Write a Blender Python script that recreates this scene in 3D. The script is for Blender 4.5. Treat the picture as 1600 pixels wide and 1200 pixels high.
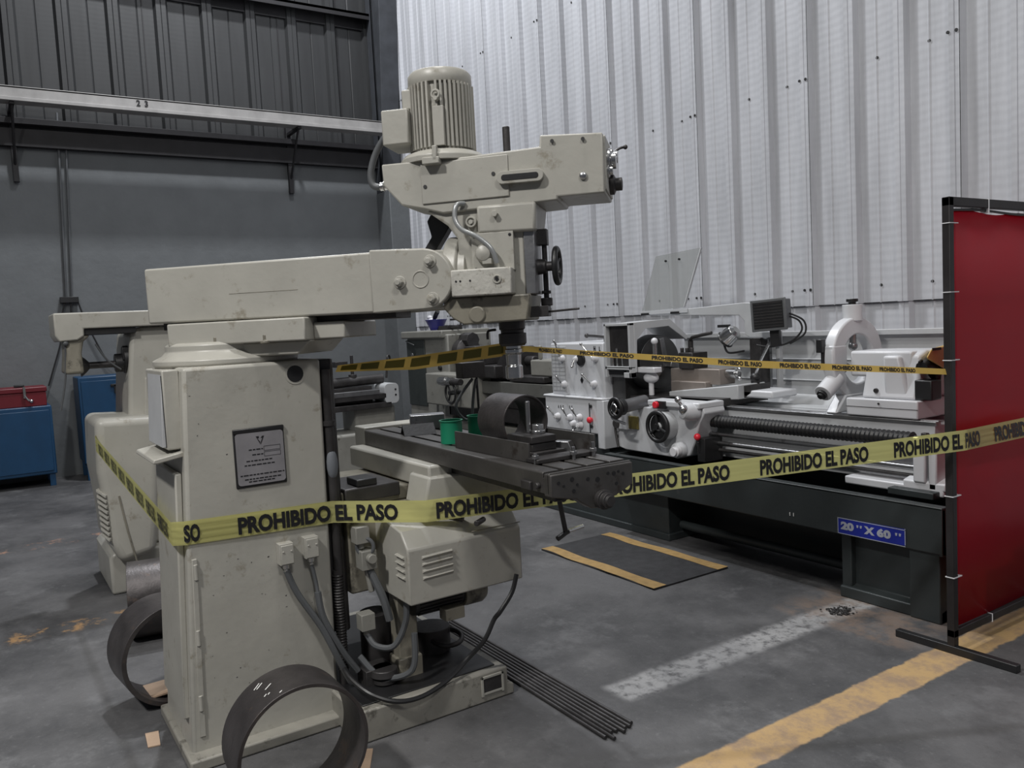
import bpy, bmesh, math, random
from math import sin, cos, pi, radians, sqrt, atan2
from mathutils import Vector, Matrix
random.seed(7)
S = bpy.context.scene
for o in list(bpy.data.objects): bpy.data.objects.remove(o)

# ---------------- camera ----------------
F = 1280.0; PITCH = radians(4.3); ROLL = radians(-3.0); YAW = radians(57.1)
CAM = Vector((0, 0, 1.6))
FW = Vector((-sin(YAW)*cos(PITCH), cos(YAW)*cos(PITCH), -sin(PITCH)))
_r0 = Vector((cos(YAW), sin(YAW), 0)); _u0 = _r0.cross(FW)
RT = _r0*cos(ROLL)+_u0*sin(ROLL); UP = -_r0*sin(ROLL)+_u0*cos(ROLL)
cd = bpy.data.cameras.new('camera'); cam = bpy.data.objects.new('camera', cd)
S.collection.objects.link(cam); S.camera = cam
cd.sensor_width = 36; cd.lens = F/1600*36; cd.clip_start = .05; cd.clip_end = 200
cam.matrix_world = Matrix(((RT.x, UP.x, -FW.x, 0), (RT.y, UP.y, -FW.y, 0), (RT.z, UP.z, -FW.z, 1.6), (0, 0, 0, 1)))

# ---------------- world, lamps, exposure ----------------
w = bpy.data.worlds.new('world'); S.world = w; w.use_nodes = True
bg = w.node_tree.nodes['Background']; bg.inputs[0].default_value = (.80, .86, 1, 1); bg.inputs[1].default_value = .10
def lamp(loc, power, size=.6, col=(1, .985, .95), size_y=None):
    l = bpy.data.lights.new('high_bay_lamp', 'AREA'); l.energy = power; l.size = size; l.color = col
    if size_y: l.shape = 'RECTANGLE'; l.size_y = size_y
    o = bpy.data.objects.new('high_bay_lamp', l); S.collection.objects.link(o); o.location = loc
    return o
lamp((-6.6, 3.2, 9.0), 175, .7, (.94, .96, 1))
lamp((-2.2, 1.2, 7.6), 130, .7, (1, .98, .94))
lamp((-8.55, 2.4, 10.0), 520, .35, (.95, .97, 1))
lamp((-1.4, -2.9, 6.3), 385, .5, (1, .98, .95))
lamp((2.4, .4, 6.6), 190, 1.0, (1, .98, .95))
S.view_settings.view_transform = 'Standard'; S.view_settings.look = 'None'
S.view_settings.gamma = 1; S.view_settings.exposure = 0.0

# ---------------- pixel rays onto real planes (used for measuring) ----------------
def _ray(x, y): return RT*((x-800)/F) - UP*((y-600)/F) + FW
def Xq(px, py, v): d = _ray(px, py); return CAM + d*((v-CAM.x)/d.x)
def Yq(px, py, v): d = _ray(px, py); return CAM + d*((v-CAM.y)/d.y)
def Zq(px, py, v=0): d = _ray(px, py); return CAM + d*((v-CAM.z)/d.z)
TC = Vector((-3.49, .86, 0)); EU = Vector((1, 1, 0))/sqrt(2); ES = Vector((1, -1, 0))/sqrt(2)
ARM = Matrix(((EU.x, ES.x, 0, TC.x), (EU.y, ES.y, 0, TC.y), (0, 0, 1, 0), (0, 0, 0, 1)))   # local (u, s, z)
def Rq(px, py, so):
    d = _ray(px, py); P0 = TC+ES*so; t = ((P0-CAM).dot(ES))/d.dot(ES); P = CAM+d*t-TC
    return (P.dot(EU), P.z)

# ---------------- materials ----------------
MATS = {}
def mat(name, col, rough=.5, metal=0., var=.12, scale=6, bump=.05, bscale=60, dirt=None, dth=.62, dscale=9, spec=.5, trans=0., coat=0):
    if name in MATS: return MATS[name]
    m = bpy.data.materials.new(name); m.use_nodes = True; nt = m.node_tree; N = nt.nodes; L = nt.links
    b = N['Principled BSDF']; b.inputs['Roughness'].default_value = rough; b.inputs['Metallic'].default_value = metal
    b.inputs['Specular IOR Level'].default_value = spec
    if coat: b.inputs['Coat Weight'].default_value = coat; b.inputs['Coat Roughness'].default_value = .12
    tc = N.new('ShaderNodeTexCoord')
    n = N.new('ShaderNodeTexNoise'); n.inputs['Scale'].default_value = scale; n.inputs['Detail'].default_value = 6
    L.new(tc.outputs['Object'], n.inputs['Vector'])
    r = N.new('ShaderNodeValToRGB'); r.color_ramp.elements[0].position = .3; r.color_ramp.elements[1].position = .7
    r.color_ramp.elements[0].color = (*[c*(1-var) for c in col], 1); r.color_ramp.elements[1].color = (*[min(1, c*(1+var)) for c in col], 1)
    L.new(n.outputs['Fac'], r.inputs['Fac']); out = r.outputs['Color']
    if dirt:
        n2 = N.new('ShaderNodeTexNoise'); n2.inputs['Scale'].default_value = dscale; n2.inputs['Detail'].default_value = 8; n2.inputs['Roughness'].default_value = .7
        L.new(tc.outputs['Object'], n2.inputs['Vector'])
        r2 = N.new('ShaderNodeValToRGB'); r2.color_ramp.elements[0].position = dth; r2.color_ramp.elements[1].position = dth+.1
        L.new(n2.outputs['Fac'], r2.inputs['Fac'])
        mx = N.new('ShaderNodeMix'); mx.data_type = 'RGBA'; mx.inputs[7].default_value = (*dirt, 1)
        L.new(r2.outputs['Color'], mx.inputs[0]); L.new(out, mx.inputs[6]); out = mx.outputs[2]
    L.new(out, b.inputs['Base Color'])
    if bump:
        n3 = N.new('ShaderNodeTexNoise'); n3.inputs['Scale'].default_value = bscale; n3.inputs['Detail'].default_value = 4
        L.new(tc.outputs['Object'], n3.inputs['Vector'])
        bp = N.new('ShaderNodeBump'); bp.inputs['Strength'].default_value = bump; bp.inputs['Distance'].default_value = .01
        L.new(n3.outputs['Fac'], bp.inputs['Height']); L.new(bp.outputs['Normal'], b.inputs['Normal'])
    if trans: b.inputs['Transmission Weight'].default_value = trans
    MATS[name] = m; return m
CREAM = mat('cream_machine_paint', (.385, .375, .335), .38, var=.08, scale=5, bump=.08, bscale=35, dirt=(.265, .245, .20), dth=.585, dscale=11)
CREAM2 = mat('cream_chipped_paint', (.44, .43, .39), .5, var=.10, scale=12, bump=.2, bscale=50, dirt=(.22, .2, .16), dth=.56, dscale=30)
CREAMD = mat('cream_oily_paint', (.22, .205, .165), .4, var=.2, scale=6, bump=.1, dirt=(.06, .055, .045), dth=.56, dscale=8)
CREAM3 = mat('old_lathe_paint', (.25, .245, .22), .45, var=.12, dirt=(.08, .075, .06), dth=.6)
WHITE = mat('white_lathe_paint', (.60, .61, .63), .32, var=.05, scale=4, bump=.04, dirt=(.32, .32, .31), dth=.68)
LGREY = mat('light_grey_paint', (.48, .49, .50), .42, var=.06)
DGREEN = mat('dark_green_grey_paint', (.030, .036, .037), .42, var=.15, dirt=(.06, .06, .058), dth=.66)
STEEL = mat('bright_steel', (.55, .55, .55), .25, 1., var=.1, scale=20, bump=.03)
GSTEEL = mat('ground_steel', (.33, .33, .335), .38, 1., var=.15, scale=10, bump=.05, dirt=(.12, .11, .10), dth=.6)
TSTEEL = mat('oily_table_steel', (.105, .10, .096), .42, .65, var=.2, scale=8, bump=.06, dirt=(.06, .05, .045), dth=.58)
DSTEEL = mat('dark_steel', (.055, .052, .052), .45, .5, var=.3, scale=10, bump=.12)
BLACK = mat('black_paint', (.014, .014, .015), .42, var=.2)
RUBBER = mat('black_rubber', (.022, .022, .024), .7, var=.3, scale=14, bump=.2)
GREYH = mat('grey_hose', (.09, .095, .10), .5, var=.1)
RUST = mat('mill_scale_steel', (.075, .068, .068), .42, .55, var=.35, scale=7, bump=.12, dirt=(.13, .10, .085), dth=.58)
BLUE = mat('blue_cabinet_paint', (.006, .045, .11), .42, var=.1)
RED = mat('red_paint', (.13, .008, .015), .42, var=.1)
REDK = mat('red_knob_plastic', (.75, .03, .05), .25, var=.03, bump=0)
GREEN = mat('green_plastic', (.008, .21, .11), .45, var=.1)
NAVY = mat('navy_blue_plastic', (.035, .035, .24), .35, var=.1)
WPLAST = mat('white_plastic', (.68, .68, .70), .35, var=.03)
YPLAST = mat('yellow_tool_plastic', (.62, .42, .13), .45, var=.1)
BEAM = mat('dark_steel_beam_paint', (.016, .015, .017), .6, var=.3)
COLM = mat('dark_blue_grey_column_paint', (.052, .056, .064), .6, var=.2)
RAIL = mat('pale_rail_paint', (.33, .32, .31), .45, var=.15)
CONC = mat('painted_concrete', (.135, .144, .150), .75, var=.07, scale=3, bump=.5, bscale=9)
CARD = mat('cardboard', (.42, .30, .21), .8, var=.1)
YELP = mat('worn_yellow_edging', (.31, .20, .075), .6, var=.15, scale=20, bump=.2, dirt=(.3, .19, .08), dth=.58, dscale=20)
INK = mat('black_ink', (.008, .008, .01), .5, var=.05, bump=0)
CHALK = mat('white_chalk', (.7, .7, .68), .8, var=.05, bump=0)
SIGNB = mat('blue_sign', (.012, .022, .25), .35, var=.05, bump=0)
SIGNW = mat('silver_sign_lettering', (.36, .38, .44), .4, var=.05, bump=0)
PLATE = mat('aluminium_plate', (.32, .31, .325), .4, .4, var=.1, scale=15, bump=.02)
SCREWM = mat('dark_screw_head', (.03, .03, .03), .5)
GAUGE = mat('yellowed_sight_glass', (.16, .13, .035), .15, var=.15)

def sheet_mat(name, col, var, streak, emb=.05):
    m = bpy.data.materials.new(name); m.use_nodes = True; nt = m.node_tree; N = nt.nodes; L = nt.links
    b = N['Principled BSDF']; b.inputs['Roughness'].default_value = .5
    tc = N.new('ShaderNodeTexCoord')
    mp = N.new('ShaderNodeMapping'); mp.inputs['Scale'].default_value = (3.2, 3.2, .35); L.new(tc.outputs['Object'], mp.inputs['Vector'])
    n = N.new('ShaderNodeTexNoise'); n.inputs['Scale'].default_value = 1.6; n.inputs['Detail'].default_value = 7; n.inputs['Roughness'].default_value = .65
    L.new(mp.outputs['Vector'], n.inputs['Vector'])
    r = N.new('ShaderNodeValToRGB'); e = r.color_ramp.elements
    e[0].position = .28; e[1].position = .62; e[0].color = (*[c*(1-streak) for c in col], 1); e[1].color = (*[c*(1+var) for c in col], 1)
    L.new(n.outputs['Fac'], r.inputs['Fac']); L.new(r.outputs['Color'], b.inputs['Base Color'])
    wv = N.new('ShaderNodeTexWave'); wv.wave_type = 'BANDS'; wv.bands_direction = 'Z'; wv.inputs['Scale'].default_value = 5.5
    wv.inputs['Distortion'].default_value = 3.; wv.inputs['Detail'].default_value = 2; wv.inputs['Detail Scale'].default_value = .6
    L.new(tc.outputs['Object'], wv.inputs['Vector'])
    bp = N.new('ShaderNodeBump'); bp.inputs['Strength'].default_value = emb; bp.inputs['Distance'].default_value = .012
    L.new(wv.outputs['Fac'], bp.inputs['Height']); L.new(bp.outputs['Normal'], b.inputs['Normal'])
    return m
WSHEET = sheet_mat('white_corrugated_sheet', (.56, .57, .60), .06, .22)
GSHEET = sheet_mat('grey_corrugated_sheet', (.032, .033, .034), .12, .3, .012)

def floor_mat():
    m = bpy.data.materials.new('worn_concrete_floor'); m.use_nodes = True; nt = m.node_tree; N = nt.nodes; L = nt.links
    b = N['Principled BSDF']; tc = N.new('ShaderNodeTexCoord'); obv = tc.outputs['Object']
    def noise(s, d=6, ro=.6, vec=None):
        n = N.new('ShaderNodeTexNoise'); n.inputs['Scale'].default_value = s; n.inputs['Detail'].default_value = d; n.inputs['Roughness'].default_value = ro
        L.new(vec or obv, n.inputs['Vector']); return n.outputs['Fac']
    def M(op, a, c=None, d=None):
        n = N.new('ShaderNodeMath'); n.operation = op; n.use_clamp = op in ('MULTIPLY',) and False
        for i, v in enumerate((a, c, d)):
            if v is None: continue
            if isinstance(v, (int, float)): n.inputs[i].default_value = v
            else: L.new(v, n.inputs[i])
        return n.outputs[0]
    def sstep(v, a, c):
        n = N.new('ShaderNodeMapRange'); n.interpolation_type = 'SMOOTHSTEP'; n.inputs[1].default_value = a; n.inputs[2].default_value = c
        L.new(v, n.inputs[0]); return n.outputs[0]
    def mix(f, a, c):
        n = N.new('ShaderNodeMix'); n.data_type = 'RGBA'; L.new(f, n.inputs[0])
        for i, v in ((6, a), (7, c)):
            if isinstance(v, tuple): n.inputs[i].default_value = (*v, 1)
            else: L.new(v, n.inputs[i])
        return n.outputs[2]
    sx = N.new('ShaderNodeSeparateXYZ'); L.new(obv, sx.inputs[0]); X, Y = sx.outputs[0], sx.outputs[1]
    c = mix(sstep(noise(1.1, 8, .65), .34, .66), (.040, .040, .042), (.108, .107, .109))
    c = mix(sstep(noise(30, 6, .8), .55, .8), c, (.17, .17, .172))
    c = mix(M('MULTIPLY', sstep(noise(2.6, 9, .72), .52, .68), .6), c, (.150, .150, .153))
    c = mix(M('MULTIPLY', sstep(noise(14, 8, .8), .57, .70), .6), c, (.040, .038, .037))
    c = mix(M('MULTIPLY', sstep(noise(.8, 6, .7), .56, .70), .55), c, (.045, .044, .045))
    wob = M('MULTIPLY', M('SUBTRACT', noise(9, 5), .5), .05)
    def stripe(v, ctr, half, y0=None, y1=None, soft=.012, wear=(.2, .45), ns=7):
        d = M('ABSOLUTE', M('SUBTRACT', M('ADD', v, wob), ctr))
        f = M('SUBTRACT', 1., sstep(d, half-soft, half+soft))
        if y0 is not None:
            f = M('MULTIPLY', f, sstep(M('ADD', Y, wob), y0-.03, y0+.03))
        if y1 is not None:
            f = M('MULTIPLY', f, M('SUBTRACT', 1., sstep(M('ADD', Y, wob), y1-.03, y1+.03)))
        return M('MULTIPLY', f, sstep(noise(ns, 9, .7), *wear))
    # broad white scuffed band between the machines, then the yellow aisle line
    c = mix(M('MULTIPLY', stripe(X, -2.63, .085, 2.15, 4.0, .03, (.34, .56), 16), .85), c, (.31, .31, .31))
    c = mix(M('MULTIPLY', stripe(X, -2.50, .36, 3.45, 3.95, .12, (.38, .60), 7), .6), c, (.19, .135, .10))
    c = mix(M('MULTIPLY', sstep(noise(70, 5, .8), .60, .78), .5), c, (.03, .03, .03))
    c = mix(M('MULTIPLY', stripe(X, -1.975, .085, None, None, .008, (.22, .36), 8), .95), c, mix(sstep(noise(5, 9, .75), .42, .62), (.43, .285, .13), (.28, .195, .125)))
    c = mix(M('MULTIPLY', stripe(X, -5.25, .10, -2, .75, .03, (.50, .62), 7), .8), c, (.42, .25, .11))
    c = mix(M('MULTIPLY', stripe(X, -7.6, .12, -2, 2.6, .03, (.52, .62), 6), .7), c, (.40, .22, .14))
    L.new(c, b.inputs['Base Color'])
    r = N.new('ShaderNodeMapRange'); r.inputs[3].default_value = .42; r.inputs[4].default_value = .75; L.new(noise(2.3, 5), r.inputs[0]); L.new(r.outputs[0], b.inputs['Roughness'])
    bp = N.new('ShaderNodeBump'); bp.inputs['Strength'].default_value = .25; bp.inputs['Distance'].default_value = .01
    L.new(noise(45, 6, .7), bp.inputs['Height']); L.new(bp.outputs['Normal'], b.inputs['Normal'])
    return m
FLOORM = floor_mat()

def clear_mat(name, col, rough, transmit, ior=1.2):
    m = bpy.data.materials.new(name); m.use_nodes = True; N = m.node_tree.nodes; L = m.node_tree.links
    b = N['Principled BSDF']; b.inputs['Base Color'].default_value = (*col, 1); b.inputs['Roughness'].default_value = rough
    tr = N.new('ShaderNodeBsdfTransparent'); tr.inputs[0].default_value = (*[min(1, c**.5+.05) for c in col], 1)
    mx = N.new('ShaderNodeMixShader'); mx.inputs[0].default_value = transmit
    L.new(b.outputs[0], mx.inputs[1]); L.new(tr.outputs[0], mx.inputs[2]); L.new(mx.outputs[0], N['Material Output'].inputs[0]); return m
ACRYL = clear_mat('clear_acrylic', (.55, .56, .55), .12, .78)
def film_mat(name, dif, tra, trans_col, tfac):
    m = bpy.data.materials.new(name); m.use_nodes = True; N = m.node_tree.nodes; L = m.node_tree.links
    b = N['Principled BSDF']; b.inputs['Base Color'].default_value = (*dif, 1); b.inputs['Roughness'].default_value = .35
    t = N.new('ShaderNodeBsdfTranslucent'); t.inputs[0].default_value = (*tra, 1)
    m1 = N.new('ShaderNodeMixShader'); m1.inputs[0].default_value = .4; L.new(b.outputs[0], m1.inputs[1]); L.new(t.outputs[0], m1.inputs[2])
    tr = N.new('ShaderNodeBsdfTransparent'); tr.inputs[0].default_value = (*trans_col, 1)
    m2 = N.new('ShaderNodeMixShader'); m2.inputs[0].default_value = tfac; L.new(m1.outputs[0], m2.inputs[1]); L.new(tr.outputs[0], m2.inputs[2])
    L.new(m2.outputs[0], N['Material Output'].inputs[0]); return m
CURT = film_mat('red_welding_curtain_vinyl', (.34, .014, .035), (.55, .015, .04), (.80, .06, .08), .20)
TAPEY = film_mat('yellow_barrier_film', (.62, .60, .25), (.62, .60, .24), (.85, .8, .3), .15)
TAPEO = film_mat('orange_yellow_barrier_film', (.66, .46, .12), (.6, .4, .1), (.85, .6, .2), .10)
TAPEK = film_mat('darkened_barrier_film', (.15, .155, .045), (.17, .17, .05), (.85, .8, .3), .05)

# ---------------- mesh builder ----------------
WM = {}
def root(o):
    return WM[o.name]
class B:
    def __init__(s, M=None): s.bm = bmesh.new(); s.M = M; s.mi = 0
    def _t(s, vs, fs):
        if s.M is not None:
            for v in vs: v.co = s.M @ v.co
        for f in fs: f.material_index = s.mi
        return s
    def add(s, verts, faces):
        vs = [s.bm.verts.new(v) for v in verts]; fs = []
        for f in faces:
            try: fs.append(s.bm.faces.new([vs[i] for i in f]))
            except ValueError: pass
        return s._t(vs, fs)
    def box(s, x0, x1, y0, y1, z0, z1):
        x0, x1 = sorted((x0, x1)); y0, y1 = sorted((y0, y1)); z0, z1 = sorted((z0, z1))
        return s.hexa([(x0, y0, z0), (x1, y0, z0), (x1, y1, z0), (x0, y1, z0), (x0, y0, z1), (x1, y0, z1), (x1, y1, z1), (x0, y1, z1)])
    def cbox(s, c, sx, sy, sz): return s.box(c[0]-sx/2, c[0]+sx/2, c[1]-sy/2, c[1]+sy/2, c[2]-sz/2, c[2]+sz/2)
    def hexa(s, p): return s.add(p, [(0, 3, 2, 1), (4, 5, 6, 7), (0, 1, 5, 4), (1, 2, 6, 5), (2, 3, 7, 6), (3, 0, 4, 7)])
    def prism(s, pts, h0, h1, ax):
        n = len(pts)
        f = {'x': lambda a, b, h: (h, a, b), 'y': lambda a, b, h: (a, h, b), 'z': lambda a, b, h: (a, b, h)}[ax]
        v = [f(a, b, h0) for a, b in pts]+[f(a, b, h1) for a, b in pts]
        return s.add(v, [tuple(range(n))[::-1], tuple(range(n, 2*n))]+[(i, (i+1) % n, n+(i+1) % n, n+i) for i in range(n)])
    def loft(s, rings, cap=True, closed=False):
        n = len(rings[0]); v = [p for r in rings for p in r]; f = []
        m = len(rings)
        for k in range(m if closed else m-1):
            a, b = k*n, ((k+1) % m)*n
            for i in range(n): f.append((a+i, a+(i+1) % n, b+(i+1) % n, b+i))
        if cap and not closed: f.append(tuple(range(n))[::-1]); f.append(tuple(range((m-1)*n, m*n)))
        return s.add(v, f)
    def _frame(s, d):
        d = d.normalized(); a = Vector((0, 0, 1)) if abs(d.z) < .9 else Vector((1, 0, 0))
        x = d.cross(a).normalized(); return x, d.cross(x).normalized()
    def rev(s, prof, p0, d, n=28, closed=False):        # prof [(r,h)] revolved about axis d from p0
        p0 = Vector(p0); d = Vector(d).normalized(); x, y = s._frame(d); rings = []
        for r, h in prof:
            rings.append([p0+d*h+(x*cos(2*pi*i/n)+y*sin(2*pi*i/n))*max(r, 1e-4) for i in range(n)])
        return s.loft(rings, cap=not closed, closed=closed)
    def cyl(s, p0, p1, r, r2=None, n=20):
        p0 = Vector(p0); p1 = Vector(p1); return s.rev([(r, 0), (r if r2 is None else r2, (p1-p0).length)], p0, p1-p0, n)
    def ring(s, c, d, ro, ri, h, n=48): return s.rev([(ro, -h/2), (ro, h/2), (ri, h/2), (ri, -h/2)], c, d, n, closed=True)
    def sph(s, c, r, n=14, sc=(1, 1, 1)):
        m = n//2; rings = []
        c = Vector(c)
        for k in range(m+1):
            a = -pi/2+pi*k/m; rr = max(cos(a)*r, 1e-4)
            rings.append([c+Vector((rr*cos(2*pi*i/n)*sc[0], rr*sin(2*pi*i/n)*sc[1], r*sin(a)*sc[2])) for i in range(n)])
        return s.loft(rings)
    def tor(s, c, d, R, r, n=36, k=8):
        return s.rev([(R+r*cos(2*pi*i/k), r*sin(2*pi*i/k)) for i in range(k)], c, d, n, closed=True)
    def tube(s, pts, r, n=8, sub=6):
        pts = [Vector(p) for p in pts]
        if sub > 1 and len(pts) > 2:
            q = []
            for i in range(len(pts)-1):
                a = pts[max(i-1, 0)]; b = pts[i]; c = pts[i+1]; d = pts[min(i+2, len(pts)-1)]
                for k in range(sub):
                    t = k/sub; q.append(.5*((2*b)+(c-a)*t+(2*a-5*b+4*c-d)*t*t+(3*b-a-3*c+d)*t**3))
            q.append(pts[-1]); pts = q
        rings = []; x = None
        for i, p in enumerate(pts):
            d = (pts[min(i+1, len(pts)-1)]-pts[max(i-1, 0)]).normalized()
            if x is None: x, y = s._frame(d)
            x = (x-d*x.dot(d)).normalized(); y = d.cross(x)
            rr = r[min(i, len(r)-1)] if isinstance(r, list) else r
            rings.append([p+(x*cos(2*pi*j/n)+y*sin(2*pi*j/n))*rr for j in range(n)])
        return s.loft(rings)
    def build(s, name, m, parent=None, bev=.003, loc=None, label=None, smooth=38, seg=2):
        bmesh.ops.recalc_face_normals(s.bm, faces=s.bm.faces)
        me = bpy.data.meshes.new(name)
        Mi = Matrix.Identity(4)
        if parent is not None: R = WM[parent.name]; Mi = R.inverted()
        elif loc is not None: R = Matrix.Translation(Vector(loc)); Mi = R.inverted()
        else: R = Matrix.Identity(4)
        s.bm.transform(Mi); s.bm.to_mesh(me); s.bm.free()
        for mm in (m if isinstance(m, (list, tuple)) else [m]): me.materials.append(mm)
        me.polygons.foreach_set('use_smooth', [True]*len(me.polygons))
        me.set_sharp_from_angle(angle=radians(smooth))
        o = bpy.data.objects.new(name, me); S.collection.objects.link(o)
        if parent is not None: o.parent = parent
        elif loc is not None: o.location = loc
        WM[o.name] = R
        if bev:
            md = o.modifiers.new('bevel', 'BEVEL'); md.width = bev; md.segments = seg; md.limit_method = 'ANGLE'; md.angle_limit = radians(40)
        if label: o['label'] = label
        return o
def tag(o, label, cat, group=None):
    o['label'] = label; o['category'] = cat
    if group: o['group'] = group
    return o
def thing(name, label, cat, loc, rz=0, group=None):
    o = bpy.data.objects.new(name, None); S.collection.objects.link(o); o.location = loc; o.rotation_euler = (0, 0, rz)
    o.empty_display_size = .1; WM[o.name] = Matrix.Translation(Vector(loc))@Matrix.Rotation(rz, 4, 'Z')
    return tag(o, label, cat, group)
def struct(o): o['kind'] = 'structure'; return o
def rrect(x0, x1, y0, y1, r, n=5):
    P = []
    for cx, cy, a0 in ((x1-r, y1-r, 0), (x0+r, y1-r, 90), (x0+r, y0+r, 180), (x1-r, y0+r, 270)):
        for k in range(n+1):
            a = radians(a0+90*k/n); P.append((cx+r*cos(a), cy+r*sin(a)))
    return P
def text_mesh(txt, size=1., offset=0., xs=1.):
    """built-in font turned into 2D triangles: verts (x,y), faces"""
    cu = bpy.data.curves.new('t', 'FONT'); cu.body = txt; cu.size = size; cu.offset = offset; cu.resolution_u = 3
    ob = bpy.data.objects.new('t', cu); S.collection.objects.link(ob)
    dg = bpy.context.evaluated_depsgraph_get(); me = bpy.data.meshes.new_from_object(ob.evaluated_get(dg))
    v = [(p.co.x*xs, p.co.y) for p in me.vertices]; f = [tuple(p.vertices) for p in me.polygons]
    bpy.data.objects.remove(ob); bpy.data.meshes.remove(me)
    return v, f

#@@SETTING
# ---------------- setting ----------------
b = B(); b.add([(-14, -9, 0), (8, -9, 0), (8, 7, 0), (-14, 7, 0)], [(0, 1, 2, 3)])
struct(b.build('floor', FLOORM, bev=0))
XL = -11.4; YR = 5.5
def sheet_profile(a0, a1, base, depth, period=.3835, ph=0., rib=.075, sl=.018):
    P = []; a = a0+ph
    P.append((a0, base))
    while a < a1-period*.6:
        P += [(a, base), (a+sl, base-depth), (a+sl+rib*.45, base-depth), (a+sl+rib*.5, base-depth+.006), (a+sl+rib*.55, base-depth), (a+sl+rib, base-depth), (a+2*sl+rib, base)]
        mid = a+2*sl+rib+(period-2*sl-rib)/2
        P += [(mid-.012, base), (mid, base-.007), (mid+.012, base)]
        a += period
    P.append((a1, base)); return P
def sheet(b, P, z0, z1, flip=False):
    v = []
    for p, q in P:
        v += [(p, q, z0), (p, q, z1)] if not flip else [(q, p, z0), (q, p, z1)]
    b.add(v, [(2*i, 2*i+2, 2*i+3, 2*i+1) for i in range(len(P)-1)])
b = B(); PH = (-5.25-.06-(-13.0)) % .3835
sheet(b, sheet_profile(-13.0, 4.0, YR, .046, ph=PH), 1.605, 8.0)
sheet(b, sheet_profile(-13.0, 4.0, YR+.016, .046, ph=PH), 0., 1.62)
b.mi = 1
x = -5.275
for k in range(-5, 7):
    for z in (1.73, 3.33, 4.90, 6.4):
        xx = x+k*1.1505
        for dx in (-.02, .035, -.55, -.17):
            if dx == -.17 and z > 4.5: continue
            yy = YR-.046 if abs(dx) < .1 else YR
            b.cyl((xx+dx, yy+.002, z), (xx+dx, yy-.006, z), .011, n=8)
b.mi = 2
for k in range(-5, 7):
    xx = -5.275+.052+k*1.1505
    b.box(xx, xx+.004, YR-.047, YR-.044, 1.61, 8)
for k in range(-9, 12):                       # lower sheet laps: thin joints
    xx = -5.23+k*.767; b.box(xx, xx+.005, YR-.003, YR+.0, .0, 1.61)
b.box(-13, 4, YR-.003, YR+.01, 1.602, 1.608)
struct(b.build('wall_right', [WSHEET, SCREWM, BLACK], bev=0, smooth=20))
b = B(); b.box(XL-.25, XL, -7, YR+.1, 0, 3.97); struct(b.build('wall_left', CONC, bev=0))
b = B(); sheet(b, sheet_profile(-7, YR, XL-.06, -.045, period=.57, rib=.12, sl=.03, ph=.12), 3.97, 9, flip=True)
b.mi = 1
for k in range(14): b.box(XL-.062, XL-.052, -6.6+k*.87, -6.585+k*.87, 4, 9)
struct(b.build('wall_left_cladding', [GSHEET, BEAM], bev=0, smooth=20))
b = B(); b.box(XL-.06, XL+.10, -7, YR-.05, 3.96, 4.17); b.box(XL-.06, XL+.2, -7, YR-.05, 4.20, 4.27); b.box(XL, XL+.06, -7, YR, 4.15, 4.22)
struct(b.build('trim_1', BEAM, bev=.004))
b = B(); b.box(XL-.05, XL+.12, -7, YR-.05, 6.13, 6.17); b.box(XL-.05, XL-.03, -7, YR-.05, 5.97, 6.17); b.box(XL+.1, XL+.12, -7, YR-.05, 6.08, 6.17)
struct(b.build('trim_2', BEAM, bev=.003))
# corner column: I section above, concrete pilaster below
b = B(); b.box(XL, XL+.20, YR-.34, YR-.31, 3.2, 9); b.box(XL, XL+.20, YR-.09, YR-.05, 3.2, 9); b.box(XL+.16, XL+.2, YR-.34, YR-.05, 3.2, 9)
b.add([(XL+.2, YR-.05, 3.3), (XL+.2, YR-.33, 3.3), (XL+.2, YR-.33, 9), (XL+.2, YR-.05, 9), (XL+.62, YR-.05, 9), (XL+.62, YR-.33, 9), (XL+.42, YR-.05, 5.8), (XL+.42, YR-.33, 5.8)],
      [(0, 1, 2, 3), (1, 7, 5, 2), (0, 3, 4, 6), (0, 6, 7, 1), (6, 4, 5, 7), (3, 2, 5, 4)])
struct(b.build('trim_3', COLM, bev=.004))
b = B(); b.box(XL, XL+.45, YR-.35, YR-.045, 0, 3.6); struct(b.build('trim_4', CONC, bev=.01))
# pale cable rail on brackets
b = B(); b.box(-10.86, -10.82, -7, 5.10, 4.40, 4.52); b.box(-11.0, -10.82, -7, 5.10, 4.50, 4.525); b.box(-11.0, -10.80, -7, 5.10, 4.36, 4.40)
for j in range(9):
    y = .52+j*2.25-4.5
rl = thing('wall_rail', 'long pale painted rail running along the grey left wall, dark brackets below', 'rail', (-10.9, 2, 4.3))
b.build('rail', RAIL, rl)
for y in (.52-2.25*1.0, .55, 3.85):
    b = B(); b.box(-11.38, -11.32, y-.03, y+.03, 3.55, 4.5); b.box(-11.38, -10.84, y-.025, y+.025, 4.33, 4.37)
    b.tube([(-10.9, y, 4.34), (-11.33, y, 3.75)], .016, sub=1)
    b.build('bracket', BEAM, rl, label='dark steel angle bracket')
b = B(); q = Xq(222, 180, -10.80)
for i, ch in enumerate('23'):
    v, f = text_mesh(ch, .11, .004, .8); b.add([(-10.815, q.y-.05+i*.09+x_, 4.425+y_*.9) for x_, y_ in v], f)
b.build('painted_number', INK, rl, bev=0)
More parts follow.
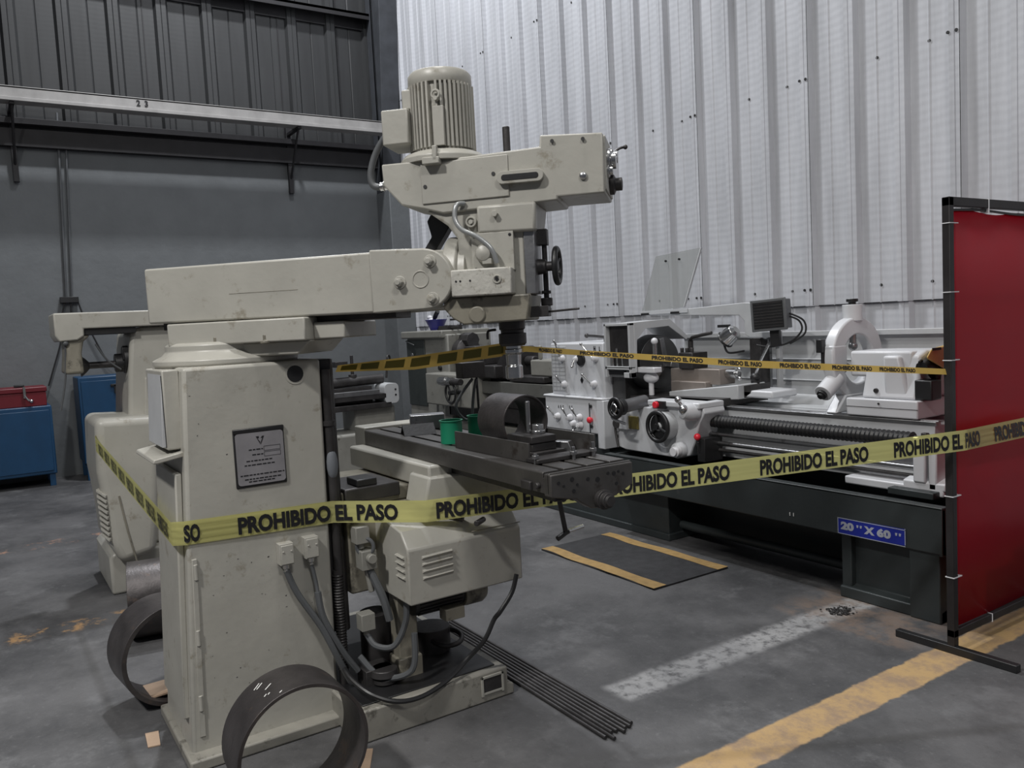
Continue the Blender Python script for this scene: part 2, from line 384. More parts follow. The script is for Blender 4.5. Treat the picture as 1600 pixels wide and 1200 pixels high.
# conduits on left wall
cb = thing('wall_conduit', 'thin grey conduit with dark clamp and hanging cables on left wall', 'conduit', (-11.33, 1.0, 1.3))
b = B(); p = Xq(92, 180, -11.36); q = Xq(108, 468, -11.36)
b.tube([(-11.36, p.y-.02, 4.4), (-11.36, q.y-.03, q.z)], .014, sub=1); b.tube([(-11.36, p.y+.05, 4.1), (-11.36, q.y+.03, q.z)], .012, sub=1)
b.build('pipe', GREYH, cb)
b = B(); b.box(-11.39, -11.31, q.y-.10, q.y+.10, q.z-.04, q.z+.03); b.build('clamp', BLACK, cb)
for pts in (((101, 472), (97, 495), (96, 530), (84, 575), (76, 603)), ((122, 472), (133, 500), (148, 530), (165, 560), (180, 575)), ((110, 472), (112, 500), (112, 540))):
    b = B(); b.tube([tuple(Xq(x_, y_, -11.35)) for x_, y_ in pts], .009, n=6); b.build('cable', BLACK, cb, bev=0)
#@@MILL
# ---------------- foreground turret milling machine ----------------
MX = -3.19
mill = thing('milling_machine', 'large cream turret milling machine in the foreground with motor on top', 'milling machine', (-3.45, .9, 0))
def part(b, name, m, parent=mill, **k): return b.build(name, m, parent, **k)
# base with coolant tray
b = B(); b.prism([(1.10, 0), (1.82, 0), (1.82, .045), (1.79, .06), (1.79, .13), (1.10, .13)], -4.02, -2.92, 'x')
b.box(-3.72, -3.12, .525, 1.2, 0, .045)
base = part(b, 'base', mat('cream_base_paint', (.25, .24, .21), .5, var=.15, scale=8, dirt=(.10, .095, .08), dth=.56, dscale=14), bev=.008)
b = B(); b.box(-3.96, -2.96, 1.14, 1.75, .128, .136); part(b, 'oil_tray', BLACK, base)
b = B(); b.box(-2.925, -2.914, 1.655, 1.665, .03, .115); b.box(-2.925, -2.914, 1.755, 1.765, .03, .115); b.box(-2.925, -2.914, 1.655, 1.765, .105, .115); b.box(-2.922, -2.916, 1.66, 1.76, .035, .045)
b.mi = 1; b.box(-2.921, -2.917, 1.665, 1.755, .045, .105)
part(b, 'base_pocket', [CREAM, DSTEEL], base, bev=.001)
# column
def colhexa(b, x0, x1, y0a, y1a, z0, y0b, y1b, z1):
    b.hexa([(x0, y0a, z0), (x1, y0a, z0), (x1, y1a, z0), (x0, y1a, z0), (x0, y0b, z1), (x1, y0b, z1), (x1, y1b, z1), (x0, y1b, z1)])
b = B(); colhexa(b, MX-.50, MX, .548, 1.128, .03, .622, 1.15, 1.495)
col = part(b, 'column', CREAM, bev=.014, seg=3)
b = B(); colhexa(b, MX-.44, MX-.05, .535, .56, .16, .575, .60, 1.10); part(b, 'column_door', CREAM, col, bev=.006)
b = B(); b.hexa([(MX-.03, .578, .10), (MX+.006, .578, .10), (MX+.006, .600, .10), (MX-.03, .600, .10), (MX-.03, .600, .78), (MX+.006, .600, .78), (MX+.006, .618, .78), (MX-.03, .618, .78)])
for z in (.2, .45, .7): b.cyl((MX+.004, .583+z*.04, z), (MX+.004, .583+z*.04, z+.06), .008)
part(b, 'door_hinge_strip', CREAM, col, bev=.002)
b = B(); b.box(MX-.40, MX-.06, .56, .62, 1.19, 1.49); cp = part(b, 'control_panel_frame', CREAM, col, bev=.006)
b = B(); b.hexa([(MX-.36, .545, 1.20), (MX-.075, .545, 1.20), (MX-.075, .57, 1.20), (MX-.36, .57, 1.20), (MX-.36, .56, 1.475), (MX-.075, .56, 1.475), (MX-.075, .585, 1.475), (MX-.36, .585, 1.475)])
part(b, 'control_panel', LGREY, cp, bev=.003)
b = B(); b.box(MX-.074, MX-.066, .558, .6, 1.20, 1.47); part(b, 'panel_gap_seal', BLACK, cp, bev=0)
b = B(); b.prism([(.62, 1.185), (.505, 1.165), (.50, 1.150), (.515, 1.148), (.62, 1.165)], MX-.42, MX-.03, 'x'); part(b, 'panel_lip', CREAM, cp, bev=.004)
b = B(); b.rev([(.042, 0), (.042, .006), (.034, .006)], (MX-.004, 1.043, 1.442), (1, 0, 0)); b.mi = 1; b.cyl((MX, 1.043, 1.442), (MX+.0035, 1.043, 1.442), .033)
part(b, 'inspection_hole', [CREAM, BLACK], col, bev=0)
# maker's plate: emblem, fields and unreadable small lines
b = B(); b.box(MX-.002, MX+.006, .783, .980, 1.018, 1.245); b.box(MX-.002, MX+.010, .783, .980, 1.228, 1.247)
np_ = part(b, 'nameplate_frame', BLACK, col, bev=.004)
b = B(); b.prism(rrect(.790, .974, 1.028, 1.229, .012), MX+.005, MX+.009, 'x'); part(b, 'nameplate', PLATE, np_, bev=0)
b = B(); h0, h1 = MX+.0088, MX+.0097
b.prism([(.868, 1.213), (.880, 1.213), (.880, 1.205), (.874, 1.205), (.884, 1.190), (.884, 1.180)], h0, h1, 'x')
b.prism([(.900, 1.213), (.893, 1.213), (.886, 1.205), (.893, 1.205), (.886, 1.190), (.886, 1.180)], h0, h1, 'x')
for y0, y1, z in ((.838, .892, 1.163), (.850, .892, 1.143), (.826, .925, 1.120), (.818, .934, 1.104), (.800, .970, 1.066), (.815, .955, 1.050), (.83, .93, 1.040)):
    y = y0
    while y < y1:
        wd = random.uniform(.008, .02); b.box(h0, h1, y, min(y+wd, y1), z-.0022, z+.0022); y += wd+.0035
for z in (1.155, 1.133):
    for zz in (z, z+.017): b.box(h0, h1, .896, .960, zz-.0006, zz+.0006)
    for yy in (.896, .960): b.box(h0, h1, yy-.0006, yy+.0006, z, z+.017)
part(b, 'nameplate_lettering', INK, np_, bev=0)
b = B(); random.seed(11)
for k in range(34):
    y_ = random.uniform(.64, 1.10); z_ = random.choice((random.uniform(.15, .75), random.uniform(1.0, 1.4))); 
    if .76 < y_ < 1.0 and z_ > 1.0: continue
    a_ = random.uniform(.0015, .005); c_ = random.uniform(.001, .003)
    b.add([(MX+.0006, y_-a_, z_), (MX+.0006, y_, z_-c_), (MX+.0006, y_+a_, z_+c_*.5), (MX+.0006, y_+a_*.2, z_+c_)], [(0, 1, 2, 3)])
o_ = part(b, 'paint_chips', DSTEEL, col, bev=0); o_['kind'] = 'stuff'
# conduit boxes on the column
for (yc, zt) in ((.945, .783), (1.047, .790)):
    b = B(); b.box(MX, MX+.045, yc-.028, yc+.028, zt-.085, zt); b.box(MX+.044, MX+.052, yc-.024, yc+.024, zt-.08, zt-.006)
    for dy in (-.016, .016): b.cyl((MX+.05, yc+dy, zt-.03), (MX+.055, yc+dy, zt-.03), .004, n=8)
    jb = part(b, 'junction_box', CREAM, col, bev=.003)
    b = B(); b.cyl((MX+.022, yc, zt-.085), (MX+.022, yc, zt-.105), .014, n=12); b.cyl((MX+.022, yc, zt-.105), (MX+.022, yc, zt-.118), .010, n=12); part(b, 'cable_gland', STEEL, jb)
b = B(); b.tube([(MX+.022, .945, .67), (MX+.03, .98, .57), (MX+.05, 1.06, .42), (MX+.06, 1.12, .27), (MX+.04, 1.17, .16)], .013); part(b, 'column_cable', GREYH, col, bev=0)
b = B(); b.tube([(MX+.022, 1.047, .68), (MX+.022, 1.06, .6), (MX+.03, 1.062, .55)], .008); b.tube([(MX+.03, 1.062, .56), (MX+.04, 1.075, .45), (MX+.05, 1.14, .3), (MX+.05, 1.20, .2)], .014); part(b, 'column_cable', GREYH, col, bev=0)
# dark column ways and cable trunk in front
b = B(); b.prism([(-3.30, 1.14), (-3.24, 1.14), (-3.215, 1.20), (-3.23, 1.215), (-3.60, 1.215), (-3.62, 1.20), (-3.56, 1.14)], .35, 1.49, 'z'); part(b, 'column_slideway', DSTEEL, col)
b = B(); b.cyl((-3.205, 1.165, .13), (-3.205, 1.165, .62), .019, n=14)
for k in range(34): b.tor((-3.205, 1.165, .20+k*.012), (0, 0, 1), .019, .004, 14, 6)
b.cyl((-3.205, 1.172, .6), (-3.205, 1.172, 1.45), .020, n=14); b.cyl((-3.205, 1.172, 1.22), (-3.205, 1.172, 1.24), .027, n=14)
part(b, 'corrugated_conduit', DSTEEL, col, bev=0)
b = B(); p = (-3.21, 1.17, 1.02); b.sph((-3.195, 1.172, 1.06), .03, sc=(.6, .8, 2.2)); part(b, 'rag_wrap', mat('dusty_tape_grey', (.13, .14, .155), .7), col, bev=0)
# turret
b = B(); b.rev([(.275, 0), (.285, .01), (.285, .028), (.25, .045), (.235, .062), (.235, .085), (.22, .095)], (TC.x, TC.y, 1.49), (0, 0, 1), 56)
tur = part(b, 'turret', CREAM, bev=.003)
b = B(ARM)
b.box(-.13, .455, -.20, .20, 1.573, 1.662); b.box(.455, .585, -.20, .13, 1.575, 1.640)
b.prism([(-.12, 1.573), (-.10, 1.52), (.40, 1.52), (.455, 1.573)], -.16, .16, 'y')
sad = part(b, 'ram_saddle', CREAM, tur, bev=.006)
b = B(ARM)
for u_ in (.075, .285): b.rev([(.022, 0), (.022, .012), (.012, .012), (.012, .035)], (u_, .19, 1.568), (0, 0, 1), 12)
part(b, 'clamp_nut', CREAMD, sad)
# ram arm
b = B(ARM); b.prism([(-.235, 1.668), (.735, 1.662), (.735, 1.888), (-.235, 1.886)], -.16, .165, 'y')
ram = part(b, 'ram_arm', CREAM, bev=.008)
b = B(ARM); b.box(-.22, .78, -.09, .09, 1.640, 1.67); part(b, 'ram_dovetail', DSTEEL, ram)
zc = 1.775; P = [(.72, 1.660), (.93, 1.664)]+[(.93+.108*sin(a)*1.0, zc-.111*cos(a)) for a in [pi*k/16 for k in range(1, 16)]]+[(.93, 1.888), (.72, 1.895)]
b = B(ARM); b.prism(P, .10, .176, 'y'); b.prism(P, -.17, -.10, 'y'); nose = part(b, 'ram_nose', CREAM, ram, bev=.006)
b = B(ARM); b.box(.13, .42, .1645, .166, 1.7665, 1.7680); b.mi = 1; b.cyl((.735, .1655, 1.884), (.735, .168, 1.884), .006, n=8); part(b, 'cast_line', [CREAMD, DSTEEL], ram, bev=0)
for (u_, z_) in ((.835, 1.768), (.955, 1.838), (.958, 1.702)):
    b = B(ARM); b.cyl((u_, .175, z_), (u_, .180, z_), .024, n=24); b.cyl((u_, .18, z_), (u_, .205, z_), .0165, n=6); b.cyl((u_, .204, z_), (u_, .208, z_), .011, n=18)
    part(b, 'nose_bolt', CREAM, nose, bev=.002)
b = B(ARM); b.tor((.915, .176, 1.775), (0, 1, 0), .030, .003, 32, 6); part(b, 'pivot_cap', CREAM, nose, bev=0)
# knuckle and swivel flange
b = B(ARM); b.box(.86, 1.01, -.10, .10, 1.668, 1.885); b.cyl((.98, 0, zc-.005), (1.01, 0, zc-.005), .125, n=40)
knu = part(b, 'knuckle', CREAM, ram, bev=.006)
b = B(ARM); b.rev([(.10, 0), (.150, .0), (.156, .006), (.156, .050), (.15, .056), (.142, .058), (.142, .085), (.05, .09)], (.985, -.01, 1.782), (1, 0, 0), 56); fl = part(b, 'swivel_flange', CREAM, knu, bev=.002)
b = B(ARM); b.sph((.985, .15, 1.70), .014); b.tube([(.985, .15, 1.70), (.99, .153, 1.675)], .006); part(b, 'oiler', STEEL, knu, bev=0)
# head: belt housing
head = B(ARM)
HU = [(.772, 2.212), (.775, 2.135), (.842, 2.056), (.93, 2.035), (1.0, 2.014), (1.43, 2.028), (1.43, 2.040), (1.60, 2.040), (1.60, 2.250), (1.375, 2.262), (1.372, 2.222), (1.10, 2.212)]
head.prism(HU, -.155, .125, 'y'); hd = part(head, 'head_housing', CREAM, bev=.007)
b = B(ARM); b.prism([(.925, 2.20), (.925, 2.052), (1.255, 2.056), (1.255, 2.205)], .120, .131, 'y'); part(b, 'belt_cover_panel', CREAM, hd, bev=.003)
b = B(ARM); b.prism(rrect(1.215, 1.385, 2.098, 2.142, .02), .120, .150, 'y'); b.mi = 1; b.prism(rrect(1.232, 1.368, 2.108, 2.130, .010), .1495, .1515, 'y')
part(b, 'belt_tension_slot', [CREAM, BLACK], hd, bev=.003)
b = B(ARM); b.rev([(.014, 0), (.014, .008), (.008, .012)], (1.525, .125, 2.105), (0, 1, 0), 16); part(b, 'cover_bolt', STEEL, hd)
b = B(ARM)
for u_, z_ in ((1.20, 2.14), (.94, 2.115), (1.42, 2.235), (1.53, 2.232)): b.cyl((u_, .130, z_), (u_, .134, z_), .007, n=10)
part(b, 'cover_screw', SCREWM, hd, bev=0)
# end face of the housing with knobs
b = B(ARM); b.prism(rrect(-.14, .11, 2.05, 2.245, .01), 1.598, 1.606, 'x'); ep = part(b, 'end_plate', CREAM2, hd, bev=.002)
for (s_, z_, r_, l_, m_) in ((.03, 2.165, .036, .030, STEEL), (-.06, 2.195, .028, .03, STEEL), (-.02, 2.088, .030, .045, DSTEEL), (.06, 2.125, .02, .02, STEEL), (-.10, 2.10, .018, .025, DSTEEL)):
    b = B(ARM); b.rev([(r_*1.25, 0), (r_*1.25, l_*.35), (r_*.8, l_*.5), (r_*.8, l_), (r_*.4, l_*1.05)], (1.606, s_, z_), (1, 0, 0), 20); part(b, 'end_knob', m_, ep, bev=.001)
b = B(ARM); b.tube([(1.61, -.10, 2.215), (1.64, -.11, 2.235), (1.66, -.12, 2.24)], .005); b.sph((1.662, -.12, 2.24), .009); part(b, 'small_lever', DSTEEL, ep, bev=0)
# drawbar and clip
b = B(ARM); b.cyl((1.226, -.01, 2.2), (1.226, -.01, 2.335), .014, n=14); part(b, 'drawbar', DSTEEL, hd)
# neck and quill housing
b = B(ARM); b.prism([(1.0, 2.03), (.93, 2.03), (1.01, 1.97), (1.045, 1.92), (1.045, 1.64), (1.10, 1.62), (1.30, 1.62), (1.30, 1.925), (1.335, 1.93), (1.35, 2.03)], -.12, .11, 'y')
b.prism([(1.13, 2.03), (1.13, 1.93), (1.345, 1.925), (1.35, 2.03)], .09, .135, 'y')
nk = part(b, 'quill_head', CREAM, bev=.010)
b = B(ARM); b.prism([(1.02, 1.70), (.985, 1.665), (1.02, 1.625), (1.06, 1.60), (1.30, 1.605), (1.315, 1.70)], -.11, .145, 'y'); b.cyl((1.115, .14, 1.635), (1.115, .152, 1.635), .032, n=28)
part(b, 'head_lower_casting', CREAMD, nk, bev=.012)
b = B(ARM); b.box(1.105, 1.262, .10, .137, 1.79, 1.93); b.mi = 1
for u_, z_ in ((1.118, 1.918), (1.25, 1.918), (1.118, 1.80)): b.cyl((u_, .136, z_), (u_, .139, z_), .006, n=10)
sp = part(b, 'side_plate', [CREAM, BLACK], nk, bev=.003)
b = B(ARM); b.rev([(.036, 0), (.034, .02), (.026, .036), (.01, .043)], (1.155, .136, 1.855), (0, 1, 0), 24); b.box(1.15, 1.185, .135, .17, 1.815, 1.835); part(b, 'feed_knob', CREAM, sp, bev=.002)
b = B(ARM); b.box(1.032, 1.258, .11, .185, 1.702, 1.800); fb = part(b, 'feed_gearbox', CREAM2, nk, bev=.006)
b = B(ARM)
for u_ in (1.052, 1.068, 1.105): b.cyl((u_, .184, 1.758), (u_, .1862, 1.758), .0038, n=10)
b.cyl((1.205, .184, 1.758), (1.205, .192, 1.758), .0065, n=10)
part(b, 'gearbox_hole', BLACK, fb, bev=0)
b = B(ARM); b.tor((1.205, .186, 1.758), (0, 1, 0), .013, .004, 20, 6); part(b, 'gearbox_boss', CREAM, fb, bev=0)
b = B(ARM); b.rev([(.020, 0), (.020, .01), (.008, .012), (.008, .022)], (1.105, .11, 1.975), (0, 1, 0), 22); b.tor((1.105, .125, 1.975), (0, 1, 0), .017, .004, 22, 6); part(b, 'oil_sight', CREAM, nk, bev=0)
b = B(ARM); b.cyl((1.20, .135, 1.995), (1.20, .155, 1.995), .012, n=6); part(b, 'head_bolt', CREAM, nk, bev=.001)
# silver hose on the head
P = [(1.085, .128, 2.042), (1.06, .150, 2.035), (1.055, .160, 1.985), (1.08, .165, 1.945), (1.135, .168, 1.915), (1.185, .170, 1.87), (1.205, .168, 1.815)]
b = B(ARM); b.tube(P, .0095, n=10); part(b, 'oil_pipe', mat('silver_grey_hose', (.30, .31, .31), .3, .4), nk, bev=0)
# front face: way, handwheel, stop rod
b = B(ARM); b.box(1.295, 1.335, -.03, .115, 1.70, 1.93); fw_ = part(b, 'quill_front_plate', GSTEEL, nk)
b = B(ARM); b.rev([(.030, 0), (.026, .03), (.018, .035), (.018, .062)], (1.333, .05, 1.80), (1, 0, 0), 20); hub = part(b, 'handwheel_hub', DSTEEL, fw_, bev=.001)
b = B(ARM); b.tor((1.405, .05, 1.80), (1, 0, 0), .062, .0115, 40, 10)
for k in range(3):
    a = k*2*pi/3+.5; b.tube([(1.395, .05, 1.80), (1.405, .05+.06*cos(a), 1.80+.06*sin(a))], .009, sub=1)
b.cyl((1.385, .05, 1.80), (1.41, .05, 1.80), .018, n=18); part(b, 'handwheel', BLACK, hub, bev=0)
b = B(ARM); b.cyl((1.355, .02, 1.64), (1.355, .02, 1.92), .010, n=12); b.cyl((1.355, .02, 1.655), (1.355, .02, 1.685), .022, n=14); b.cyl((1.355, .02, 1.70), (1.355, .02, 1.712), .018, n=14); b.box(1.33, 1.37, .0, .04, 1.88, 1.94)
part(b, 'depth_stop_rod', DSTEEL, nk)
b = B(ARM); b.box(1.30, 1.37, .02, .09, 1.615, 1.655); b.tube([(1.36, .06, 1.632), (1.42, .10, 1.634), (1.49, .13, 1.637)], .0045, sub=2); part(b, 'quill_lock_lever', DSTEEL, nk)
# spindle, nut, cutter
SU = 1.212
b = B(ARM); b.rev([(.050, 0), (.050, .035), (.044, .04), (.044, .05), (.053, .052), (.053, .090), (.045, .10)], (SU, 0, 1.610), (0, 0, -1), 32); spn = part(b, 'spindle', DSTEEL, nk, bev=.001)
b = B(ARM); b.rev([(.036, 0), (.036, .012), (.040, .015), (.040, .028), (.030, .035), (.028, .075), (.034, .08), (.034, .125), (.028, .13)], (SU, 0, 1.512), (0, 0, -1), 32); cl = part(b, 'collet_chuck', STEEL, spn, bev=.001)
b = B(ARM); b.tube([(SU-.06, .02, 1.575), (SU-.085, .04, 1.57), (SU-.088, .042, 1.54)], .005); part(b, 'spindle_lever', DSTEEL, spn, bev=0)
# motor
UM, SMm = .978, -.01
b = B(ARM); b.rev([(.165, 0), (.165, .02), (.150, .036), (.128, .045)], (UM, SMm, 2.208), (0, 0, 1), 48); mf = part(b, 'motor_flange', CREAM, hd, bev=.002)
b = B(ARM); b.cyl((UM, SMm, 2.25), (UM, SMm, 2.505), .108, n=40); mot = part(b, 'motor', CREAM, hd, bev=.002)
b = B(ARM)
for k in range(44):
    a = 2*pi*k/44
    if k % 11 in (0,): continue
    c, s_ = cos(a), sin(a); r0, r1, hw = .104, .126, .0042
    b.hexa([(UM+r0*c-hw*s_*sg, SMm+r0*s_+hw*c*sg, z) if not q else (UM+r1*c-hw*s_*sg, SMm+r1*s_+hw*c*sg, z) for z in (2.262, 2.500) for (sg, q) in ((-1, 0), (1, 0), (1, 1), (-1, 1))])
part(b, 'motor_fins', CREAM, mot, bev=0)
b = B(ARM); b.rev([(.118, 0), (.121, .006), (.121, .040), (.112, .052), (.06, .056)], (UM, SMm, 2.500), (0, 0, 1), 40); part(b, 'fan_cowl', CREAM, mot, bev=.001)
b = B(ARM); b.box(UM-.205, UM-.10, -.07, .10, 2.285, 2.415); tb = part(b, 'terminal_box', CREAM, mot, bev=.006)
b = B(ARM); b.box(UM-.13, UM-.09, -.06, .07, 2.415, 2.49); part(b, 'terminal_box_rib', CREAM, mot, bev=.006)
b = B(ARM); b.box(UM+.002, UM+.044, .095, .122, 2.262, 2.405); part(b, 'motor_plate', CREAM, mot, bev=.002)
b = B(ARM); b.tor((UM+.02, .128, 2.445), (0, 1, 0), .014, .005, 20, 6); b.cyl((UM+.02, .10, 2.43), (UM+.02, .135, 2.43), .008, n=10); part(b, 'lifting_eye', CREAM, mot, bev=0)
b = B(ARM); b.box(UM-.035, UM+.03, .118, .165, 2.19, 2.215); b.box(UM+.005, UM+.022, .14, .165, 2.20, 2.255); part(b, 'motor_clamp', CREAM, mf, bev=.003)
# power cable of the motor
b = B(ARM); b.tube([(.845, .07, 2.35), (.82, .075, 2.352), (.775, .06, 2.33), (.725, .05, 2.27), (.70, .05, 2.20), (.705, .05, 2.155), (.735, .05, 2.142), (.77, .05, 2.145)], .013, n=10); part(b, 'motor_cable', GREYH, mot, bev=0)
b = B(ARM); b.cyl((.735, .05, 2.143), (.775, .05, 2.146), .017, n=12); b.cyl((.748, .05, 2.144), (.756, .05, 2.144), .021, n=6); b.cyl((.80, .073, 2.352), (.845, .07, 2.352), .018, n=12); part(b, 'cable_gland', STEEL, mot)
# dark torn boot hanging below the head behind the arm
b = B(ARM); b.prism([(.90, 2.035), (.885, 2.01), (.90, 1.95), (.865, 1.90), (.875, 1.875), (.905, 1.885), (.955, 1.955), (.985, 2.0), (1.03, 2.012), (1.0, 2.04)], -.10, -.04, 'y'); part(b, 'dark_boot', BLACK, hd, bev=.004)

# knee, feed motor cover and saddle under the table
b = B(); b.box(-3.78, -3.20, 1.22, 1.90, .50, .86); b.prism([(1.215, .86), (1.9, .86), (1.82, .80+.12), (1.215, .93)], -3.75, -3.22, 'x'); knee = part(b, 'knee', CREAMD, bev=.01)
b = B(); b.prism([(-3.24, .50), (-2.90, .50), (-2.90, .725), (-2.955, .79), (-3.24, .84)], 1.345, 1.88, 'y')
cov = part(b, 'feed_motor_cover', CREAM, knee, bev=.007)
b = B(); b.box(-2.898+.0, -2.905, 1.64, 1.88, .745, .75); b.box(-3.22, -2.985, 1.62, 1.86, .79, .865)
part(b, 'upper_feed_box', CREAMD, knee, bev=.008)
b = B()
for k in range(4):
    z = .595+k*.028; b.hexa([(-2.902, 1.405, z), (-2.898, 1.405, z), (-2.898, 1.545, z+.004), (-2.902, 1.545, z+.004), (-2.902, 1.405, z+.014), (-2.887, 1.41, z+.009), (-2.887, 1.54, z+.013), (-2.902, 1.545, z+.018)])
for k in range(4):
    z = .60+k*.028; b.hexa([(-3.0, 1.347, z), (-3.0, 1.343, z), (-2.93, 1.343, z-.002), (-2.93, 1.347, z-.002), (-3.0, 1.347, z+.014), (-3.0, 1.332, z+.009), (-2.93, 1.332, z+.007), (-2.93, 1.347, z+.012)])
part(b, 'cover_louvres', CREAM, cov, bev=.001)
b = B(); b.cyl((-3.06, 1.42, .455), (-3.06, 1.66, .455), .052, n=26); b.mi = 1
for k in range(20):
    a = 2*pi*k/20; b.tube([(-3.06+.055*cos(a), 1.44, .455+.055*sin(a)), (-3.06+.055*cos(a), 1.64, .455+.055*sin(a))], .0045, n=4, sub=1)
b.mi = 2; b.rev([(.064, 0), (.066, .02), (.066, .09), (.055, .11), (.02, .115)], (-3.06, 1.655, .455), (0, 1, 0), 28)
fm = part(b, 'feed_motor', [BLACK, DSTEEL, CREAMD], knee, bev=.002)
b = B(); b.box(-3.02, -2.96, 1.53, 1.62, .375, .425); part(b, 'motor_terminal_box', CREAMD, fm, bev=.003)
b = B(); b.box(-3.17, -3.09, 1.37, 1.46, .13, .52); b.box(-3.18, -3.08, 1.36, 1.47, .13, .22); part(b, 'knee_screw_housing', CREAMD, knee, bev=.006)
b = B(); b.cyl((-3.5, 1.55, .13), (-3.5, 1.55, .5), .055, n=22); b.cyl((-3.5, 1.55, .13), (-3.5, 1.55, .25), .08, n=24); part(b, 'knee_screw', DSTEEL, knee)
b = B(); b.cyl((-2.90, 1.70, .79), (-2.84, 1.63, .795), .012, n=10); b.tube([(-3.12, 1.50, .845), (-2.93, 1.62, .80)], .014, sub=1); part(b, 'feed_shaft', DSTEEL, knee)
# small coolant pump parts in the gap
b = B(); b.box(-3.17, -3.10, 1.235, 1.30, .62, .70); b.cyl((-3.13, 1.26, .66), (-3.13, 1.28, .52), .013, n=10); b.cyl((-3.10, 1.27, .67), (-3.07, 1.27, .67), .02, n=14)
pb = part(b, 'limit_switch_box', CREAM3, knee, bev=.003)
for z in (.765, .40):
    b = B(); b.cbox((-3.14, 1.25, z), .06, .06, .07); b.cyl((-3.14, 1.25, z-.035), (-3.14, 1.25, z-.06), .014, n=10); part(b, 'cable_box', CREAM3, knee, bev=.003)
b = B(); b.tor((-3.12, 1.26, .715), (.8, -.6, 0), .035, .008, 24, 8); b.tube([(-3.13, 1.27, .63), (-3.09, 1.31, .50), (-3.08, 1.33, .40)], .017)
b.tube([(-3.14, 1.25, .345), (-3.10, 1.27, .30), (-3.05, 1.33, .30), (-3.03, 1.38, .40), (-3.04, 1.39, .5)], .013)
b.tube([(-3.16, 1.22, .25), (-3.08, 1.28, .17), (-3.0, 1.38, .20), (-3.0, 1.40, .35)], .013)
part(b, 'flexible_hose', GREYH, knee, bev=0)
b = B(); b.rev([(.05, 0), (.05, .02), (.03, .028), (.06, .03), (.055, .06)], (-3.1, 1.30, .14), (0, 0, 1), 24); b.cyl((-3.28, 1.35, .13), (-3.28, 1.35, .38), .07, n=24); b.box(-3.2, -3.1, 1.22, 1.34, .13, .2); b.cyl((-3.3, 1.62, .13), (-3.3, 1.62, .24), .09, n=26); b.tor((-3.22, 1.66, .2), (.2, 0, 1), .07, .012, 26, 8)
part(b, 'coolant_pump', DSTEEL, base, bev=.003)
# dark block on top of the knee beside the column
b = B(); b.box(-3.50, -3.20, 1.22, 1.47, .885, .945); part(b, 'knee_wiper_block', DSTEEL, knee, bev=.006)
b = B(); b.box(-3.33, -3.21, 1.28, 1.37, .945, .975); part(b, 'wiper_pad', BLACK, knee, bev=.004)
# saddle
b = B(); b.box(-3.86, -3.0, 1.51, 1.90, .93, 1.027); b.box(-3.78, -3.02, 1.56, 1.88, .84, .94)
b.hexa([(-3.16, 1.47, .865), (-2.98, 1.47, .865), (-2.93, 1.86, .865), (-3.16, 1.86, .865), (-3.16, 1.50, .985), (-2.98, 1.50, .985), (-2.93, 1.86, .985), (-3.16, 1.86, .985)])
part(b, 'saddle', CREAM, bev=.01)
# table with T-slots; local a: from near end towards far end, q: across
TA = radians(180-1.9); TM = Matrix.Translation(Vector((-2.173, 1.529, 0)))@Matrix.Rotation(TA, 4, 'Z')
# local x along table (towards far end), local y points to -world y, so width is negative
b = B(TM); zt = 1.10; WT = .345; prof = [(0, 1.028), (0, zt-.004), (-.004, zt)]
for c in (.075, .172, .270):
    prof += [(-(c-.010), zt), (-(c-.010), zt-.018), (-(c-.020), zt-.018), (-(c-.020), zt-.034), (-(c+.020), zt-.034), (-(c+.020), zt-.018), (-(c+.010), zt-.018), (-(c+.010), zt)]
prof += [(-WT, zt), (-WT, 1.028)]
b.prism([(p, q) for p, q in prof], .035, 1.66, 'x')
b.prism([(0, 1.028), (0, zt-.004), (-.006, zt-.001), (-WT, zt-.001), (-WT, 1.028)], 0, .010, 'x'); b.box(0.01, .035, -WT, 0, 1.028, zt-.018)
tab = part(b, 'work_table', TSTEEL, bev=.002)
b = B(TM); P = [(0.0, 1.095), (-WT+.002, 1.095), (-WT+.002, 1.02), (-.30, 1.0), (-.255, .985), (-.235, .965), (-.20, .955), (-.16, .96), (-.12, .985), (-.10, 1.0), (0, 1.02)]
b.prism(P, -.012, .03, 'x')
eb = part(b, 'table_end_bracket', TSTEEL, tab, bev=.004)
b = B(TM); b.rev([(.034, 0), (.034, .02), (.026, .022), (.026, .04), (.018, .042), (.018, .05)], (-.012, -.205, .985), (-1, 0, 0), 24); part(b, 'screw_bearing', DSTEEL, eb, bev=.001)
b = B(TM)
for q_, z_, r_ in ((-.03, 1.065, .006), (-.05, 1.052, .005), (-.085, 1.07, .008), (-.105, 1.05, .005), (-.15, 1.062, .007), (-.19, 1.055, .009), (-.235, 1.07, .006), (-.26, 1.066, .008), (-.28, 1.07, .005), (-.30, 1.06, .006), (-.09, 1.03, .007), (-.27, 1.03, .006)):
    b.cyl((-.0125, q_, z_), (-.0135, q_, z_), r_, n=12)
part(b, 'bracket_hole', BLACK, eb, bev=0)
b = B(TM); b.box(1.66, 1.80, -WT, 0, 1.01, zt+.012); part(b, 'far_end_bracket', CREAM, tab, bev=.006)
b = B(TM); b.box(.10, .16, .0, .012, 1.03, 1.06); b.cyl((.06, .0, 1.052), (.06, .014, 1.052), .011, n=14); part(b, 'stop_dog', DSTEEL, tab)
b = B(TM); b.box(.06, 1.62, -WT+.06, -.06, .985, 1.028); part(b, 'table_slide', DSTEEL, tab)
